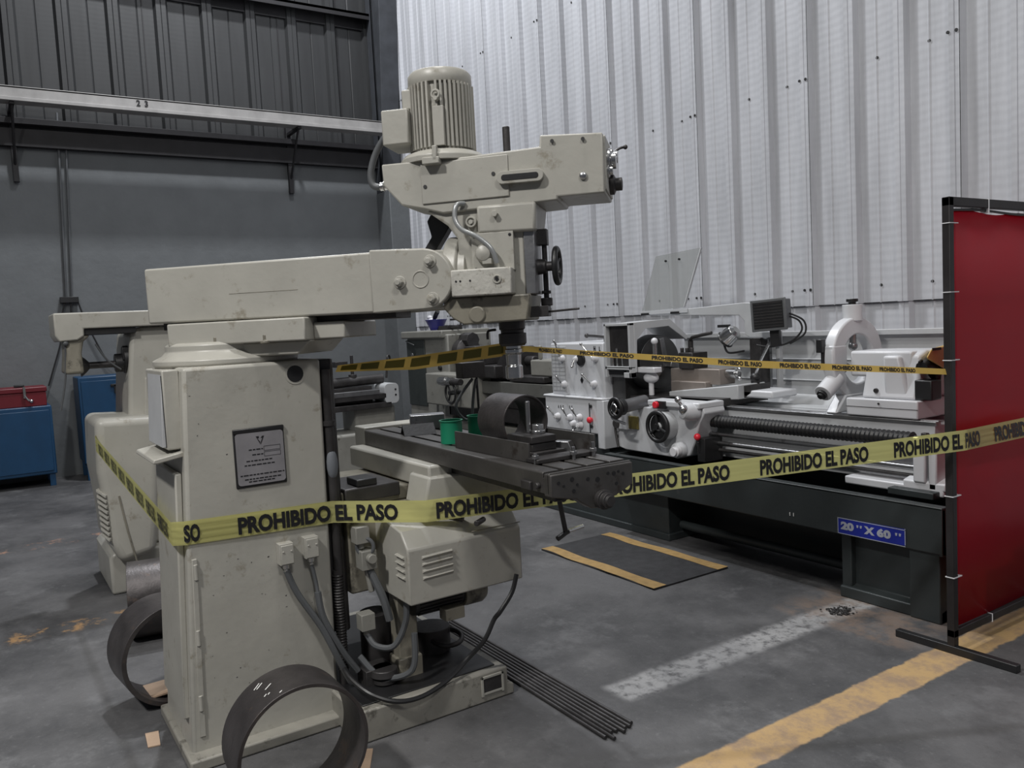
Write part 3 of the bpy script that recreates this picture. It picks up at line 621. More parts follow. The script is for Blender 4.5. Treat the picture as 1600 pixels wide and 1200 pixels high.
# knee crank and black cable loop
b = B(); p = Xq(868, 782, -2.62); q = Xq(884, 832, -2.62); b.tube([tuple(p+Vector((0, 0, .1))), tuple(q)], .010, sub=1); p2 = Xq(871, 842, -2.62); p3 = Xq(888, 830, -2.62); b.tube([tuple(p2), tuple(q), tuple(p3)], .011, sub=1)
b.tube([(-3.2, 1.93, .95), (-2.9, 1.95, .96), tuple(p+Vector((0, 0, .1)))], .012, sub=1)
ck = part(b, 'knee_crank', DSTEEL, knee, bev=0)
b = B(); p4 = Xq(911, 822, -2.62); b.tube([tuple(p3), tuple(p4)], .009, sub=1); part(b, 'crank_handle', STEEL, ck, bev=0, label='bright crank handle')
P = [Xq(807, 897, -2.88), Xq(800, 925, -2.88), Xq(782, 955, -2.88), Xq(772, 968, -2.9), Xq(757, 1000, -2.9), Xq(730, 1030, -2.95), Xq(700, 1062, -2.92), Xq(660, 1088, -2.90), Xq(620, 1096, -2.90), Xq(580, 1085, -2.95), Xq(550, 1062, -3.05), Xq(535, 1040, -3.15)]
b = B(); b.tube([tuple(p) for p in P], .010, n=8); part(b, 'trailing_cable', BLACK, knee, bev=0)
#@@OTHERS
# ---------------- white and dark green lathe ----------------
lat = thing('lathe', 'large white and dark green lathe along the white wall with a blue 20"X60" sign', 'lathe', (-3.9, 4.3, 0))
def lp(b, name, m, parent=lat, **k): return b.build(name, m, parent, **k)
b = B(); b.prism([(3.93, .36), (3.93, .07), (3.87, .06), (3.87, 0), (4.72, 0), (4.72, .36)], -2.76, -2.19, 'x'); b.mi = 0
b.box(-2.76, -2.70, 3.89, 4.6, .0, .36); b.box(-2.35, -2.19, 3.86, 4.6, 0, .36)
lp(b, 'tail_foot', DGREEN, bev=.006)
b = B(); b.box(-5.75, -4.22, 3.99, 4.75, 0, .36); b.box(-5.77, -4.20, 3.97, 4.76, 0, .05); b.box(-5.72, -4.95, 4.08, 4.7, .34, .70); lp(b, 'head_foot', DGREEN, bev=.006)
b = B(); b.cyl((-4.2, 4.1, .10), (-2.76, 4.1, .10), .03, n=12); b.box(-4.25, -2.7, 4.3, 4.34, .05, .36); lp(b, 'cross_tie', DGREEN, bev=.003)
# chip tray: sloped front wall with a rolled rim
b = B(); X0, X1 = -4.72, -2.165
b.prism([(3.84, .590), (3.84, .36), (3.90, .34), (4.78, .34), (4.78, .62), (4.76, .62), (4.76, .37), (3.90, .37), (3.87, .40), (3.87, .580)], X0, X1, 'x')
b.box(X0, X0+.02, 3.86, 4.78, .35, .58); b.box(X1-.02, X1, 3.842, 4.77, .35, .585); b.box(X0, X1, 3.84, 3.90, .578, .592)
b.box(-5.78, X0+.02, 3.98, 4.1, .34, .36); b.box(-2.55, -2.30, 4.0, 4.12, .585, .62)
tr = lp(b, 'chip_tray', DGREEN, bev=.004)
b = B()
for xx in (-3.06, -3.035): b.box(xx, xx+.004, 3.838, 3.841, .405, .425)
lp(b, 'chalk_tick', CHALK, tr, bev=0)
b = B(); b.hexa([(-2.742, 3.836, .363), (-2.352, 3.836, .371), (-2.352, 3.841, .371), (-2.742, 3.841, .363), (-2.742, 3.836, .449), (-2.352, 3.836, .455), (-2.352, 3.841, .455), (-2.742, 3.841, .449)])
sg = lp(b, 'size_sign', SIGNB, tr, bev=0)
b = B(); y = 3.8355
for (xa, xb, za, zb) in ((-2.742, -2.352, .4465, .450), (-2.742, -2.352, .3625, .366), (-2.742, -2.738, .364, .448), (-2.356, -2.352, .371, .455)):
    b.box(xa, xb, y, 3.8365, za+.002, zb+.002)
lp(b, 'sign_border', SIGNW, sg, bev=0)
for ch, xo, wd, zo, sz in (('20', -2.720, 1.38, .393, .054), ('X', -2.575, 1.2, .393, .052), ('60', -2.508, 1.38, .393, .054)):
    v, f = text_mesh(ch, sz, .0035, wd)
    b = B(); b.add([(xo+p[0], 3.8352, zo+p[1]) for p in v], f); lp(b, 'sign_lettering', SIGNW, sg, bev=0)
b = B()
for xo in (-2.628, -2.608, -2.408, -2.388): b.prism([(xo, .428), (xo+.013, .428), (xo+.010, .414), (xo+.002, .414)], 3.8352, 3.836, 'y')
lp(b, 'inch_mark', SIGNW, sg, bev=0)
# bed with ways
b = B(); b.prism([(4.27, .86), (4.27, .935), (4.29, .945), (4.33, .945), (4.33, .925), (4.52, .925), (4.52, .945), (4.66, .945), (4.66, .60), (4.60, .58), (4.34, .58), (4.34, .66), (4.36, .72), (4.36, .84)], -4.95, -2.44, 'x')
b.mi = 1; b.box(-4.95, -2.43, 4.265, 4.29, .925, .948); b.box(-4.0, -2.43, 4.29, 4.34, .944, .952)
bed = lp(b, 'bed', [LGREY, GSTEEL], bev=.003)
b = B(); b.box(-2.85, -2.28, 4.06, 4.7, .59, .635); b.prism([(4.06, .62), (4.06, .66), (4.20, .69), (4.34, .76), (4.34, .60)], -2.50, -2.27, 'x'); b.prism([(-3.0, .66), (-2.8, .62), (-2.8, .59), (-3.2, .66), (-3.3, .70), (-3.2, .70)], 4.3, 4.36, 'y')
lp(b, 'bed_foot_casting', WHITE, bed, bev=.008)
b = B(); b.box(-2.437, -2.37, 4.05, 4.22, .655, .885); b.box(-2.36, -2.315, 4.06, 4.25, .62, .86); lp(b, 'screw_end_bracket', WHITE, bed, bev=.008)
b = B(); b.cyl((-2.40, 4.12, .885), (-2.40, 4.12, .905), .016, n=12); b.box(-2.42, -2.39, 4.10, 4.13, .88, .91); lp(b, 'bracket_nut', DSTEEL, bed)
b = B(); P = [(-3.95+.02*k, 0) for k in range(60)]
b.rev([(.044 if k % 2 else .038, k*.014) for k in range(104)], (-3.93, 4.14, .862), (1, 0, 0), 20); lp(b, 'leadscrew_bellows', BLACK, bev=0)
b = B(); b.cyl((-2.72, 4.14, .862), (-2.44, 4.14, .862), .024, n=16); b.cyl((-4.9, 4.14, .862), (-4.7, 4.14, .862), .024, n=16); lp(b, 'leadscrew', STEEL)
for (z, r_, m_) in ((.775, .014, GSTEEL), (.715, .016, GSTEEL), (.67, .012, DSTEEL)):
    b = B(); b.cyl((-4.9, 4.13, z), (-2.42, 4.13, z), r_, n=12); lp(b, 'feed_rod', m_, bev=0)
# headstock
b = B(); b.box(-5.72, -4.955, 4.03, 4.72, .685, .962); b.box(-5.735, -4.945, 4.02, 4.73, .955, .975); hs = lp(b, 'feed_gearbox', WHITE, bev=.012)
b = B(); b.box(-5.015, -4.93, 4.022, 4.36, .575, .955); ht = lp(b, 'gearbox_side_box', WHITE, hs, bev=.006)
b = B(); b.box(-5.655, -4.955, 4.065, 4.78, .97, 1.405); up = lp(b, 'headstock', WHITE, bev=.012)
b = B(); b.box(-5.64, -5.44, 4.058, 4.066, 1.005, 1.375); ch = lp(b, 'speed_chart', LGREY, up, bev=.001)
b = B()
for k in range(12):
    z = 1.012+k*.032; b.box(-5.63, -5.45, 4.0565, 4.058, z-.0007, z+.0007)
for xx in (-5.63, -5.58, -5.53, -5.45): b.box(xx-.0007, xx+.0007, 4.0565, 4.058, 1.012, 1.365)
lp(b, 'chart_lines', mat('grey_print', (.2, .2, .22), .6, bump=0), ch, bev=0)
def lever(px, py, dx, dz, L=.085, r=.028, kn=.012, y0=4.065, par=None, hub=True):
    p = Yq(px, py, y0)
    b = B(); b.rev([(r, 0), (r, .012), (r*.75, .03), (r*.7, .042), (.005, .046)], tuple(p), (0, -1, 0), 20)
    h = lp(b, 'lever_hub', WPLAST if r > .02 else STEEL, par or up, bev=.001)
    if L:
        n_ = sqrt(dx*dx+dz*dz); q = Vector((p.x+dx/n_*L, y0-.075, p.z+dz/n_*L))
        b = B(); b.tube([(p.x, y0-.035, p.z), tuple(q)], .0055, sub=1); b.tube([tuple(q-Vector((dx/n_*.035, -.015, dz/n_*.035))), tuple(q)], .0085, sub=1); b.sph(tuple(q), kn)
        lp(b, 'lever_handle', STEEL, h, bev=0)
for a in ((881, 560, -.15, 1, .15), (903, 561, .25, -1, .06), (932, 560, -.8, 1, .15), (884, 600, -.3, 1, .07), (930, 600, -.8, 1, .10)): lever(*a)
p = Yq(908, 562, 4.06); b = B(); b.cyl((p.x, 4.065, p.z), (p.x, 4.045, p.z), .05, n=28); lp(b, 'selector_disc', BLACK, up)
b = B(); p = Yq(909, 594, 4.06); b.prism([(p.x-.018, p.z), (p.x, p.z-.026), (p.x+.018, p.z), (p.x, p.z+.026)], 4.058, 4.064, 'y'); lp(b, 'warning_diamond', INK, up, bev=0)
for a in ((873, 650, -.6, 1, .09), (892, 652, -.05, 1, .075), (907, 652, -.1, 1, .07), (898, 662, -.1, -.4, .0), (908, 664, -.3, -1, .04)): lever(*a, r=.030, kn=.013, y0=4.025, par=hs)
for tx, px, py, sz in (('A', 872, 637, .032), ('B', 875.5, 637.3, .032), ('C', 879, 637.6, .032), ('E', 889.5, 638, .03), ('F', 893, 638, .03)):
    p = Yq(px, py, 4.028); v, f = text_mesh(tx, sz, .002, .62); b = B(); b.add([(p.x+q[0], 4.0285, p.z+q[1]) for q in v], f); lp(b, 'gear_letter', INK, hs, bev=0)
for tx, px, py, sz in (('H', 927, 548, .05), ('L', 935.5, 549, .05)):
    p = Yq(px, py, 4.06); v, f = text_mesh(tx, sz, .003, .7); b = B(); b.add([(p.x+q[0], 4.0625, p.z+q[1]) for q in v], f); lp(b, 'gear_letter', INK, up, bev=0)
b = B(); p = Yq(924, 656, 4.02); b.sph((p.x, 4.00, p.z), .026, sc=(1, .8, 1)); b.cyl((p.x, 4.022, p.z), (p.x, 4.005, p.z), .018, n=14); lp(b, 'red_knob', REDK, ht, bev=0, label='red push knob')
b = B()
for z in (.905, .745): q = (p.x, 4.018, z+.0); b.cyl((p.x, 4.024, z), (p.x, 4.010, z), .014, n=12)
b.cyl((p.x+.005, 4.024, .62), (p.x+.005, 4.014, .62), .018, n=16); b.box(p.x-.025, p.x-.015, 4.018, 4.022, .6, .93)
lp(b, 'switch_button', BLACK, ht)
b = B(); b.tube([(-5.45, 4.3, 1.455), (-5.3, 4.28, 1.45), (-5.1, 4.25, 1.44), (-4.93, 4.25, 1.45)], .012); b.sph((-5.45, 4.3, 1.455), .02); b.cyl((-5.15, 4.25, 1.39), (-5.15, 4.25, 1.45), .012, n=10); lp(b, 'pipe_wrench', DSTEEL, up, bev=0)
# chuck guard with tool tray and arched hood
b = B()
b.box(-4.915, -4.62, 4.045, 4.06, 1.20, 1.225); b.box(-4.915, -4.62, 4.045, 4.10, 1.53, 1.55); b.box(-4.915, -4.895, 4.045, 4.10, 1.14, 1.55); b.box(-4.640, -4.62, 4.045, 4.10, 1.14, 1.55); b.box(-4.915, -4.62, 4.090, 4.10, 1.14, 1.55); b.box(-4.915, -4.62, 4.045, 4.10, 1.21, 1.222); b.box(-4.70, -4.62, 4.045, 4.10, 1.14, 1.18)
gd = lp(b, 'chuck_guard', LGREY, up, bev=.003)
b = B(); b.box(-4.89, -4.71, 4.06, 4.08, 1.16, 1.19); lp(b, 'guard_label', INK, gd, bev=0)
b = B(); b.box(-4.892, -4.642, 4.084, 4.089, 1.225, 1.53)
b.mi = 1; b.cyl((-4.80, 4.07, 1.22), (-4.80, 4.07, 1.36), .008, n=8); b.cyl((-4.74, 4.07, 1.22), (-4.745, 4.07, 1.31), .006, n=8); b.cyl((-4.85, 4.07, 1.22), (-4.85, 4.07, 1.29), .012, n=8)
lp(b, 'tool_pocket', [DSTEEL, STEEL], gd, bev=0)
b = B(); out = [(4.16, 1.55), (4.455, 1.565), (4.64, 1.42), (4.64, 1.395)]; inn = [(4.625, 1.395), (4.45, 1.475), (4.22, 1.50), (4.17, 1.42), (4.16, 1.22)]
b.prism([(4.09, 1.18), (4.09, 1.552), (4.455, 1.565), (4.645, 1.42), (4.625, 1.395), (4.44, 1.51), (4.20, 1.50), (4.115, 1.42), (4.105, 1.18)], -4.63, -4.615, 'x')
b.prism([(4.10, 1.545), (4.455, 1.56), (4.645, 1.415), (4.64, 1.40), (4.45, 1.545), (4.16, 1.53)], -4.95, -4.62, 'x')
lp(b, 'guard_hood', LGREY, gd, bev=.002)
b = B(); b.rev([(.10, -.16), (.17, -.14), (.215, -.02), (.215, .0), (.205, .10), (.08, .105)], (-4.76, 4.38, 1.235), (1, 0, 0), 48); b.box(-4.95, -4.80, 4.14, 4.66, .95, 1.34); lp(b, 'chuck', mat('dull_chuck_steel', (.13, .13, .13), .35, .8, dirt=(.05, .05, .05)), bev=.002)
for k in range(3):
    a = radians(90+120*k+12); c, s_ = cos(a), sin(a)
    b = B(); r0, r1, hw = .05, .19, .022
    b.hexa([(xx, 4.38+r*c-hw*s_*sg, 1.235+r*s_+hw*c*sg) for xx in (-4.66, -4.59) for (r, sg) in ((r0, -1), (r1, -1), (r1, 1), (r0, 1))]); lp(b, 'chuck_jaw', GSTEEL, bev=.003)
# backsplash
b = B(); b.box(-4.95, -2.20, 4.93, 4.95, .60, 1.40); b.box(-4.95, -2.20, 4.89, 4.95, 1.395, 1.43)
for z in (1.08, 1.23): b.box(-4.95, -2.2, 4.918, 4.932, z-.004, z+.004)
b.prism([(4.93, .98), (4.80, .90), (4.78, .60), (4.93, .60)], -4.95, -2.20, 'x')
lp(b, 'splash_back', LGREY, bev=.003)
# carriage
b = B(); b.box(-4.70, -3.92, 4.10, 4.72, .95, 1.0); b.prism([(-4.45, .995), (-3.86, .995), (-3.80, 1.03), (-3.80, 1.09), (-4.45, .99)], 4.40, 4.60, 'y'); cr = lp(b, 'carriage', DSTEEL, bev=.006)
b = B(); b.hexa([(-4.44, 4.25, .96), (-3.86, 4.34, .99), (-3.86, 4.62, .99), (-4.44, 4.62, .96), (-4.44, 4.25, 1.03), (-3.86, 4.34, 1.09), (-3.86, 4.62, 1.09), (-4.44, 4.62, 1.03)]); lp(b, 'cross_slide', LGREY, cr, bev=.006)
b = B(); b.box(-4.55, -4.06, 4.38, 4.54, 1.08, 1.19); b.box(-4.5, -4.15, 4.33, 4.40, 1.02, 1.10); cs = lp(b, 'compound_slide', mat('tan_ground_steel', (.27, .235, .21), .5, .4, var=.15), cr, bev=.005)
b = B(); b.cyl((-4.06, 4.46, 1.155), (-3.97, 4.46, 1.155), .032, n=20); b.cyl((-3.97, 4.46, 1.155), (-3.95, 4.46, 1.155), .024, n=20); lp(b, 'compound_dial', STEEL, cs)
b = B()
for z in (1.125, 1.19): b.sph((-3.93, 4.44, z), .016)
lp(b, 'dial_handle', STEEL, cs, bev=0)
b = B(); b.box(-4.44, -4.30, 4.36, 4.52, 1.19, 1.31); tp = lp(b, 'tool_post', DSTEEL, cr, bev=.005)
b = B()
for dx in (-.12, -.07, -.02): b.cyl((-4.3+dx+.0, 4.38, 1.30), (-4.3+dx+.0, 4.38, 1.345), .014, n=8)
b.cyl((-4.39, 4.44, 1.30), (-4.39, 4.44, 1.40), .02, n=12); b.tube([(-4.39, 4.44, 1.39), (-4.35, 4.42, 1.42), (-4.16, 4.42, 1.45)], .014, sub=2)
lp(b, 'tool_post_bolt', DSTEEL, tp)
b = B(); b.cyl((-4.52, 4.20, 1.26), (-4.52, 4.20, 1.39), .018, n=12); b.mi = 1; b.sph((-4.52, 4.20, 1.405), .026); lp(b, 'white_ball_lever', [STEEL, WPLAST], tp, bev=0, label='lever with white ball')
b = B(); b.box(-4.66, -4.45, 4.12, 4.20, 1.175, 1.215); b.sph((-4.55, 4.18, 1.135), .055, sc=(1.3, .8, .75)); b.cyl((-4.55, 4.18, 1.0), (-4.55, 4.18, 1.12), .02, n=12); lp(b, 'chuck_light', WPLAST, cr, bev=.006, label='white plastic lamp head')
# apron
b = B(); b.prism([(-4.74, .905), (-4.74, .62), (-4.66, .605), (-4.10, .600), (-4.0, .63), (-3.95, .72), (-3.90, .86), (-3.85, .93), (-3.87, .985), (-4.35, .985), (-4.36, .94), (-4.60, .94)], 4.00, 4.20, 'y')
b.prism([(-4.36, .96), (-3.86, .96), (-3.86, 1.0), (-4.36, 1.0)], 3.96, 4.2, 'y'); b.rev([(.055, 0), (.055, .05), (.045, .07)], (-4.07, 4.0, .665), (0, -1, 0), 28)
ap = lp(b, 'apron', WHITE, bev=.008)
b = B(); b.rev([(.038, 0), (.038, .03), (.030, .035), (.030, .05)], (-4.05, 3.94, .665), (0, -1, 0), 24); lp(b, 'apron_boss', WPLAST, ap, bev=.001)
def handwheel(c, d, R, r, name, mt, par, spokes=3, hubr=.02, a0=.4):
    b = B(); b.tor(c, d, R, r, 44, 10); dv = Vector(d).normalized(); x, y = b._frame(dv); cv = Vector(c)
    for k in range(spokes):
        a = 2*pi*k/spokes+a0; b.tube([tuple(cv+dv*.0), tuple(cv+(x*cos(a)+y*sin(a))*R)], r*.7, sub=1)
    b.cyl(tuple(cv-dv*.02), tuple(cv+dv*.02), hubr, n=18)
    return lp(b, name, mt, par, bev=0)
b = B(); b.cyl((-4.20, 4.0, .825), (-4.20, 3.925, .825), .10, n=40); b.cyl((-4.2, 3.93, .825), (-4.2, 3.90, .825), .03, n=18); hw1 = lp(b, 'apron_dial', LGREY, ap, bev=.004)
handwheel((-4.20, 3.90, .825), (0, 1, 0), .10, .015, 'apron_handwheel', BLACK, hw1)
b = B(); b.cyl((-4.2, 3.93, .825), (-4.2, 3.912, .825), .088, n=36); lp(b, 'handwheel_disc', BLACK, hw1)
b = B(); b.cyl((-4.48, 4.05, .975), (-4.48, 3.83, .955), .048, n=26); cf = lp(b, 'cross_feed_barrel', mat('grey_barrel', (.16, .16, .165), .35, .5), ap, bev=.003)
b = B(); b.cyl((-4.49, 3.84, .955), (-4.49, 3.80, .953), .062, n=28); lp(b, 'cross_feed_dial', BLACK, cf, bev=.003)
handwheel((-4.50, 3.78, .95), (0, 1, 0), .066, .014, 'cross_feed_wheel', BLACK, cf, 3, .022)
b = B(); b.tor((-4.50, 3.766, .95), (0, 1, 0), .028, .006, 24, 6); b.tube([(-4.56, 3.80, .90), (-4.53, 3.78, .87), (-4.42, 3.80, .84)], .010, sub=3); lp(b, 'wheel_handle', STEEL, cf, bev=0)
b = B(); b.box(-4.70, -4.60, 3.97, 4.01, .76, .90); b.cyl((-4.66, 3.99, .86), (-4.66, 3.99, .90), .03, n=14); lp(b, 'gauge_frame', WHITE, ap, bev=.006)
b = B(); b.box(-4.635, -4.50, 3.985, 4.0, .77, .865); lp(b, 'oil_sight_glass', GAUGE, ap, bev=.004, label='yellowed oil sight glass')
b = B(); b.box(-4.27, -4.17, 3.945, 3.97, .945, .998); b.mi = 1; b.cyl((-4.25, 3.95, .972), (-4.25, 3.925, .972), .024, n=18); lp(b, 'stop_button', [BLACK, REDK], ap, label='red stop button on black box')
b = B(); b.rev([(.03, 0), (.055, .02), (.065, .08), (.05, .13), (.03, .14)], (-3.92, 4.02, .93), (-.25, -1, .15), 26); b.mi = 1; b.sph((-3.93, 3.885, .965), .032)
b.cyl((-3.96, 3.94, .93), (-3.99, 3.90, 1.02), .012, n=10); b.sph((-3.99, 3.90, 1.025), .024); lp(b, 'half_nut_lever', [WHITE, STEEL], ap, bev=0)
b = B(); b.box(-3.92, -3.85, 3.99, 4.16, .60, .76); b.cyl((-3.90, 4.0, .66), (-3.90, 3.98, .74), .012, n=10); b.mi = 1; b.sph((-3.90, 3.975, .772), .024); lp(b, 'control_lever', [BLACK, REDK], ap, bev=.004, label='black lever with red ball')
b = B(); b.tube([(-4.74, 4.0, .82), (-4.76, 3.99, .76), (-4.72, 3.98, .62)], .010); b.cyl((-4.72, 4.02, .80), (-4.72, 3.96, .80), .035, n=16); lp(b, 'apron_lever', DSTEEL, ap, bev=0)
# digital readout column, bar, lamps
b = B(); b.box(-3.99, -3.89, 4.62, 4.72, 1.0, 1.40); rd = lp(b, 'readout_column', DSTEEL, cr, bev=.004)
b = B(); b.tube([(-3.84, 4.66, 1.0), (-3.84, 4.66, 1.36), (-3.88, 4.66, 1.39), (-3.99, 4.62, 1.40), (-4.12, 4.6, 1.41), (-4.16, 4.58, 1.45)], .009); lp(b, 'lamp_cable', GREYH, rd, bev=0)
b = B(); b.box(-3.86, -3.83, 4.74, 4.78, 1.0, 1.44); b.prism([(-5.20, 1.625), (-5.20, 1.60), (-4.15, 1.565), (-4.10, 1.52), (-4.10, 1.42), (-4.0, 1.38), (-3.98, 1.42), (-3.98, 1.645), (-4.10, 1.655), (-4.65, 1.635)], 4.70, 4.72, 'y')
b.box(-4.0, -3.83, 4.69, 4.76, 1.36, 1.44)
rb = lp(b, 'readout_arm', LGREY, rd, bev=.004)
b = B(); b.hexa([(-5.19, 4.695, 1.632), (-4.70, 4.695, 1.648), (-4.70, 4.703, 1.648), (-5.19, 4.703, 1.632), (-5.045, 4.74, 2.08), (-4.54, 4.74, 2.10), (-4.54, 4.748, 2.10), (-5.045, 4.748, 2.08)])
sh = lp(b, 'chip_shield', ACRYL, rb, bev=0, label='clear tilted acrylic chip shield')
b = B(); b.hexa([(-4.705, 4.69, 1.65), (-4.695, 4.69, 1.65), (-4.695, 4.71, 1.65), (-4.705, 4.71, 1.65), (-4.545, 4.735, 2.10), (-4.535, 4.735, 2.10), (-4.535, 4.752, 2.10), (-4.545, 4.752, 2.10)])
b.box(-5.21, -4.66, 4.69, 4.715, 1.605, 1.635)
lp(b, 'shield_frame', LGREY, sh, bev=.001)
b = B()
for xx in (-5.15, -4.80): b.box(xx-.04, xx+.05, 4.68, 4.70, 1.60, 1.618)
for p in ((1041, 408), (1062, 405)): q = Yq(*p, 4.725); b.cyl(tuple(q), tuple(q+Vector((0, -.012, 0))), .009, n=8)
lp(b, 'shield_clip', BLACK, sh, bev=0)
# work lamp (round) and square halogen lamp
b = B(); c = Yq(1142, 523, 4.6); d = Vector((.62, .1, .45)).normalized()
b.rev([(.062, 0), (.062, .05), (.055, .10), (.03, .12)], tuple(c-d*.06), tuple(-d*-1), 28); wl = lp(b, 'work_lamp', STEEL, rd, bev=.002)
b = B(); b.tor(tuple(c-d*.06), tuple(d), .062, .008, 28, 6); b.box(c.x-.10, c.x-.0, c.y-.03, c.y+.0, c.z+.055, c.z+.075); b.tube([tuple(c+Vector((-.07, 0, -.06))), tuple(c+Vector((-.03, 0, -.13))), tuple(c+Vector((.10, .02, -.12)))], .008); lp(b, 'lamp_bracket', BLACK, wl, bev=0)
b = B(); c = Yq(1201, 492, 4.55); LM = Matrix.Translation(c)@Matrix.Rotation(radians(18), 4, 'Z')@Matrix.Rotation(radians(-3), 4, 'Y')
b = B(LM); b.box(-.115, .115, .0, .12, -.10, .10); b.box(-.125, .125, -.008, .01, -.11, .11); sl = lp(b, 'halogen_lamp', mat('grey_lamp_plastic', (.12, .125, .13), .45), rd, bev=.006)
b = B(LM); b.box(-.105, .105, -.012, -.007, -.09, .09)
b.mi = 1
for k in range(9): b.box(-.10, .10, -.015, -.012, -.082+k*.020, -.076+k*.020)
lp(b, 'lamp_grille', [BLACK, DSTEEL], sl, bev=0)
b = B(LM); b.box(-.015, .05, .03, .07, -.22, -.10); b.tube([(.11, .08, -.02), (.17, .1, -.06), (.18, .1, -.13), (.10, .08, -.20), (-.02, .05, -.22), (-.12, .04, -.20)], .007); b.tube([(.11, .08, .0), (.20, .1, -.06), (.20, .1, -.15), (.10, .08, -.21)], .007); lp(b, 'lamp_knuckle', BLACK, sl, bev=.003)
b = B(); p = [Yq(1201, 538, 4.55), Yq(1190, 560, 4.55), Yq(1181, 583, 4.55)]; b.tube([tuple(q) for q in p], .011, sub=1); lp(b, 'lamp_stem', STEEL, sl, bev=0)
b = B(); q = Yq(1180, 590, 4.55); b.sph(tuple(q), .036); b.rev([(.03, 0), (.03, .05), (.06, .11), (.075, .12)], tuple(q), (0, 0, -1), 20); lp(b, 'lamp_base', BLACK, sl)
b = B(); b.box(-4.10, -3.62, 4.40, 4.66, 1.0, 1.05); lp(b, 'saddle_wing', WHITE, cr, bev=.012)
# steady rest
sr = thing('steady_rest', 'white ring-shaped steady rest clamped on the lathe bed beside the tailstock', 'steady rest', (-3.10, 4.5, .95))
b = B(); b.ring((-3.09, 4.515, 1.268), (1, 0, 0), .255, .150, .075, 64)
b.box(-3.13, -3.05, 4.27, 4.40, 1.20, 1.36)
b.prism([(4.38, 1.06), (4.65, 1.06), (4.72, .952), (4.28, .952)], -3.13, -3.05, 'x'); ringo = b.build('ring_frame', WHITE, sr, bev=.010)
b = B(); b.cyl((-3.09, 4.515, 1.50), (-3.09, 4.515, 1.60), .058, n=26); b.mi = 1; b.rev([(.022, 0), (.022, .02), (.035, .022), (.035, .04)], (-3.09, 4.515, 1.595), (0, 0, 1), 14); b.build('jaw_sleeve', [WHITE, BLACK], sr, bev=.003)
for sg, m_ in ((-1, 1), (1, 1)):
    d = Vector((0, sg*.8, -.5)).normalized(); c = Vector((-3.09, 4.515, 1.268))
    b = B(); b.cyl(tuple(c+d*.20), tuple(c+d*.36), .052, n=24); b.mi = 1; b.rev([(.030, 0), (.030, .02), (.018, .022), (.018, .035)], tuple(c+d*.36), tuple(d), 16); b.build('jaw_sleeve', [WHITE, BLACK], sr, bev=.003)
for sg in (-1, 1):
    d = Vector((0, sg*.8, -.5)).normalized(); b = B(); b.cyl(tuple(c+d*.08), tuple(c+d*.16), .020, n=14); b.cyl(tuple(c+d*.075), tuple(c+d*.085), .026, n=14); b.build('jaw_roller', GSTEEL, sr)
b = B(); b.cyl((-3.09, 4.515, 1.07+.28), (-3.09, 4.515, 1.42), .020, n=14); b.sph((-3.09, 4.515, 1.345), .028); b.build('jaw_roller', GSTEEL, sr)
b = B(); b.box(-3.15, -3.11, 4.235, 4.275, 1.32, 1.40); b.cyl((-3.12, 4.26, 1.22), (-3.12, 4.26, 1.33), .012, n=10); b.build('hinge_bolt', BLACK, sr)
# tailstock
ts = thing('tailstock', 'white tailstock casting at the right end of the lathe bed', 'tailstock', (-2.72, 4.5, .95))
b = B(); b.box(-2.97, -2.53, 4.26, 4.74, .953, 1.055); bs = b.build('tailstock_base', WHITE, ts, bev=.008)
b = B(); b.box(-2.97, -2.53, 4.2585, 4.262, 1.005, 1.008); b.cyl((-2.76, 4.26, 1.03), (-2.76, 4.255, 1.03), .006, n=8); b.mi = 0; b.build('base_joint', DSTEEL, bs, bev=0)
b = B(); b.prism([(4.29, 1.055), (4.72, 1.055), (4.62, 1.16), (4.62, 1.31), (4.42, 1.33), (4.34, 1.30), (4.33, 1.18)], -2.89, -2.56, 'x'); b.box(-2.99, -2.60, 4.335, 4.64, 1.175, 1.325)
b.prism([(-2.75, 1.055), (-2.60, 1.055), (-2.66, 1.30), (-2.76, 1.30)], 4.30, 4.36, 'y')
bd = b.build('tailstock_body', WHITE, ts, bev=.016, seg=3)
b = B(); b.cyl((-3.02, 4.47, 1.25), (-2.98, 4.47, 1.25), .055, n=24); b.mi = 1; b.cyl((-3.045, 4.47, 1.25), (-3.0, 4.47, 1.25), .036, n=20); b.cyl((-2.80, 4.305, 1.10), (-2.80, 4.29, 1.10), .014, n=12); b.build('quill', [WHITE, DSTEEL], ts)
b = B(); b.tor((-2.34, 4.57, 1.25), (1, 0, 0), .10, .012, 30, 8); b.cyl((-2.60, 4.57, 1.25), (-2.33, 4.57, 1.25), .02, n=12)
for k in range(3): a = 2*pi*k/3; b.tube([(-2.34, 4.57, 1.25), (-2.34, 4.57+.1*cos(a), 1.25+.1*sin(a))], .008, sub=1)
b.build('tailstock_handwheel', BLACK, ts, bev=0)
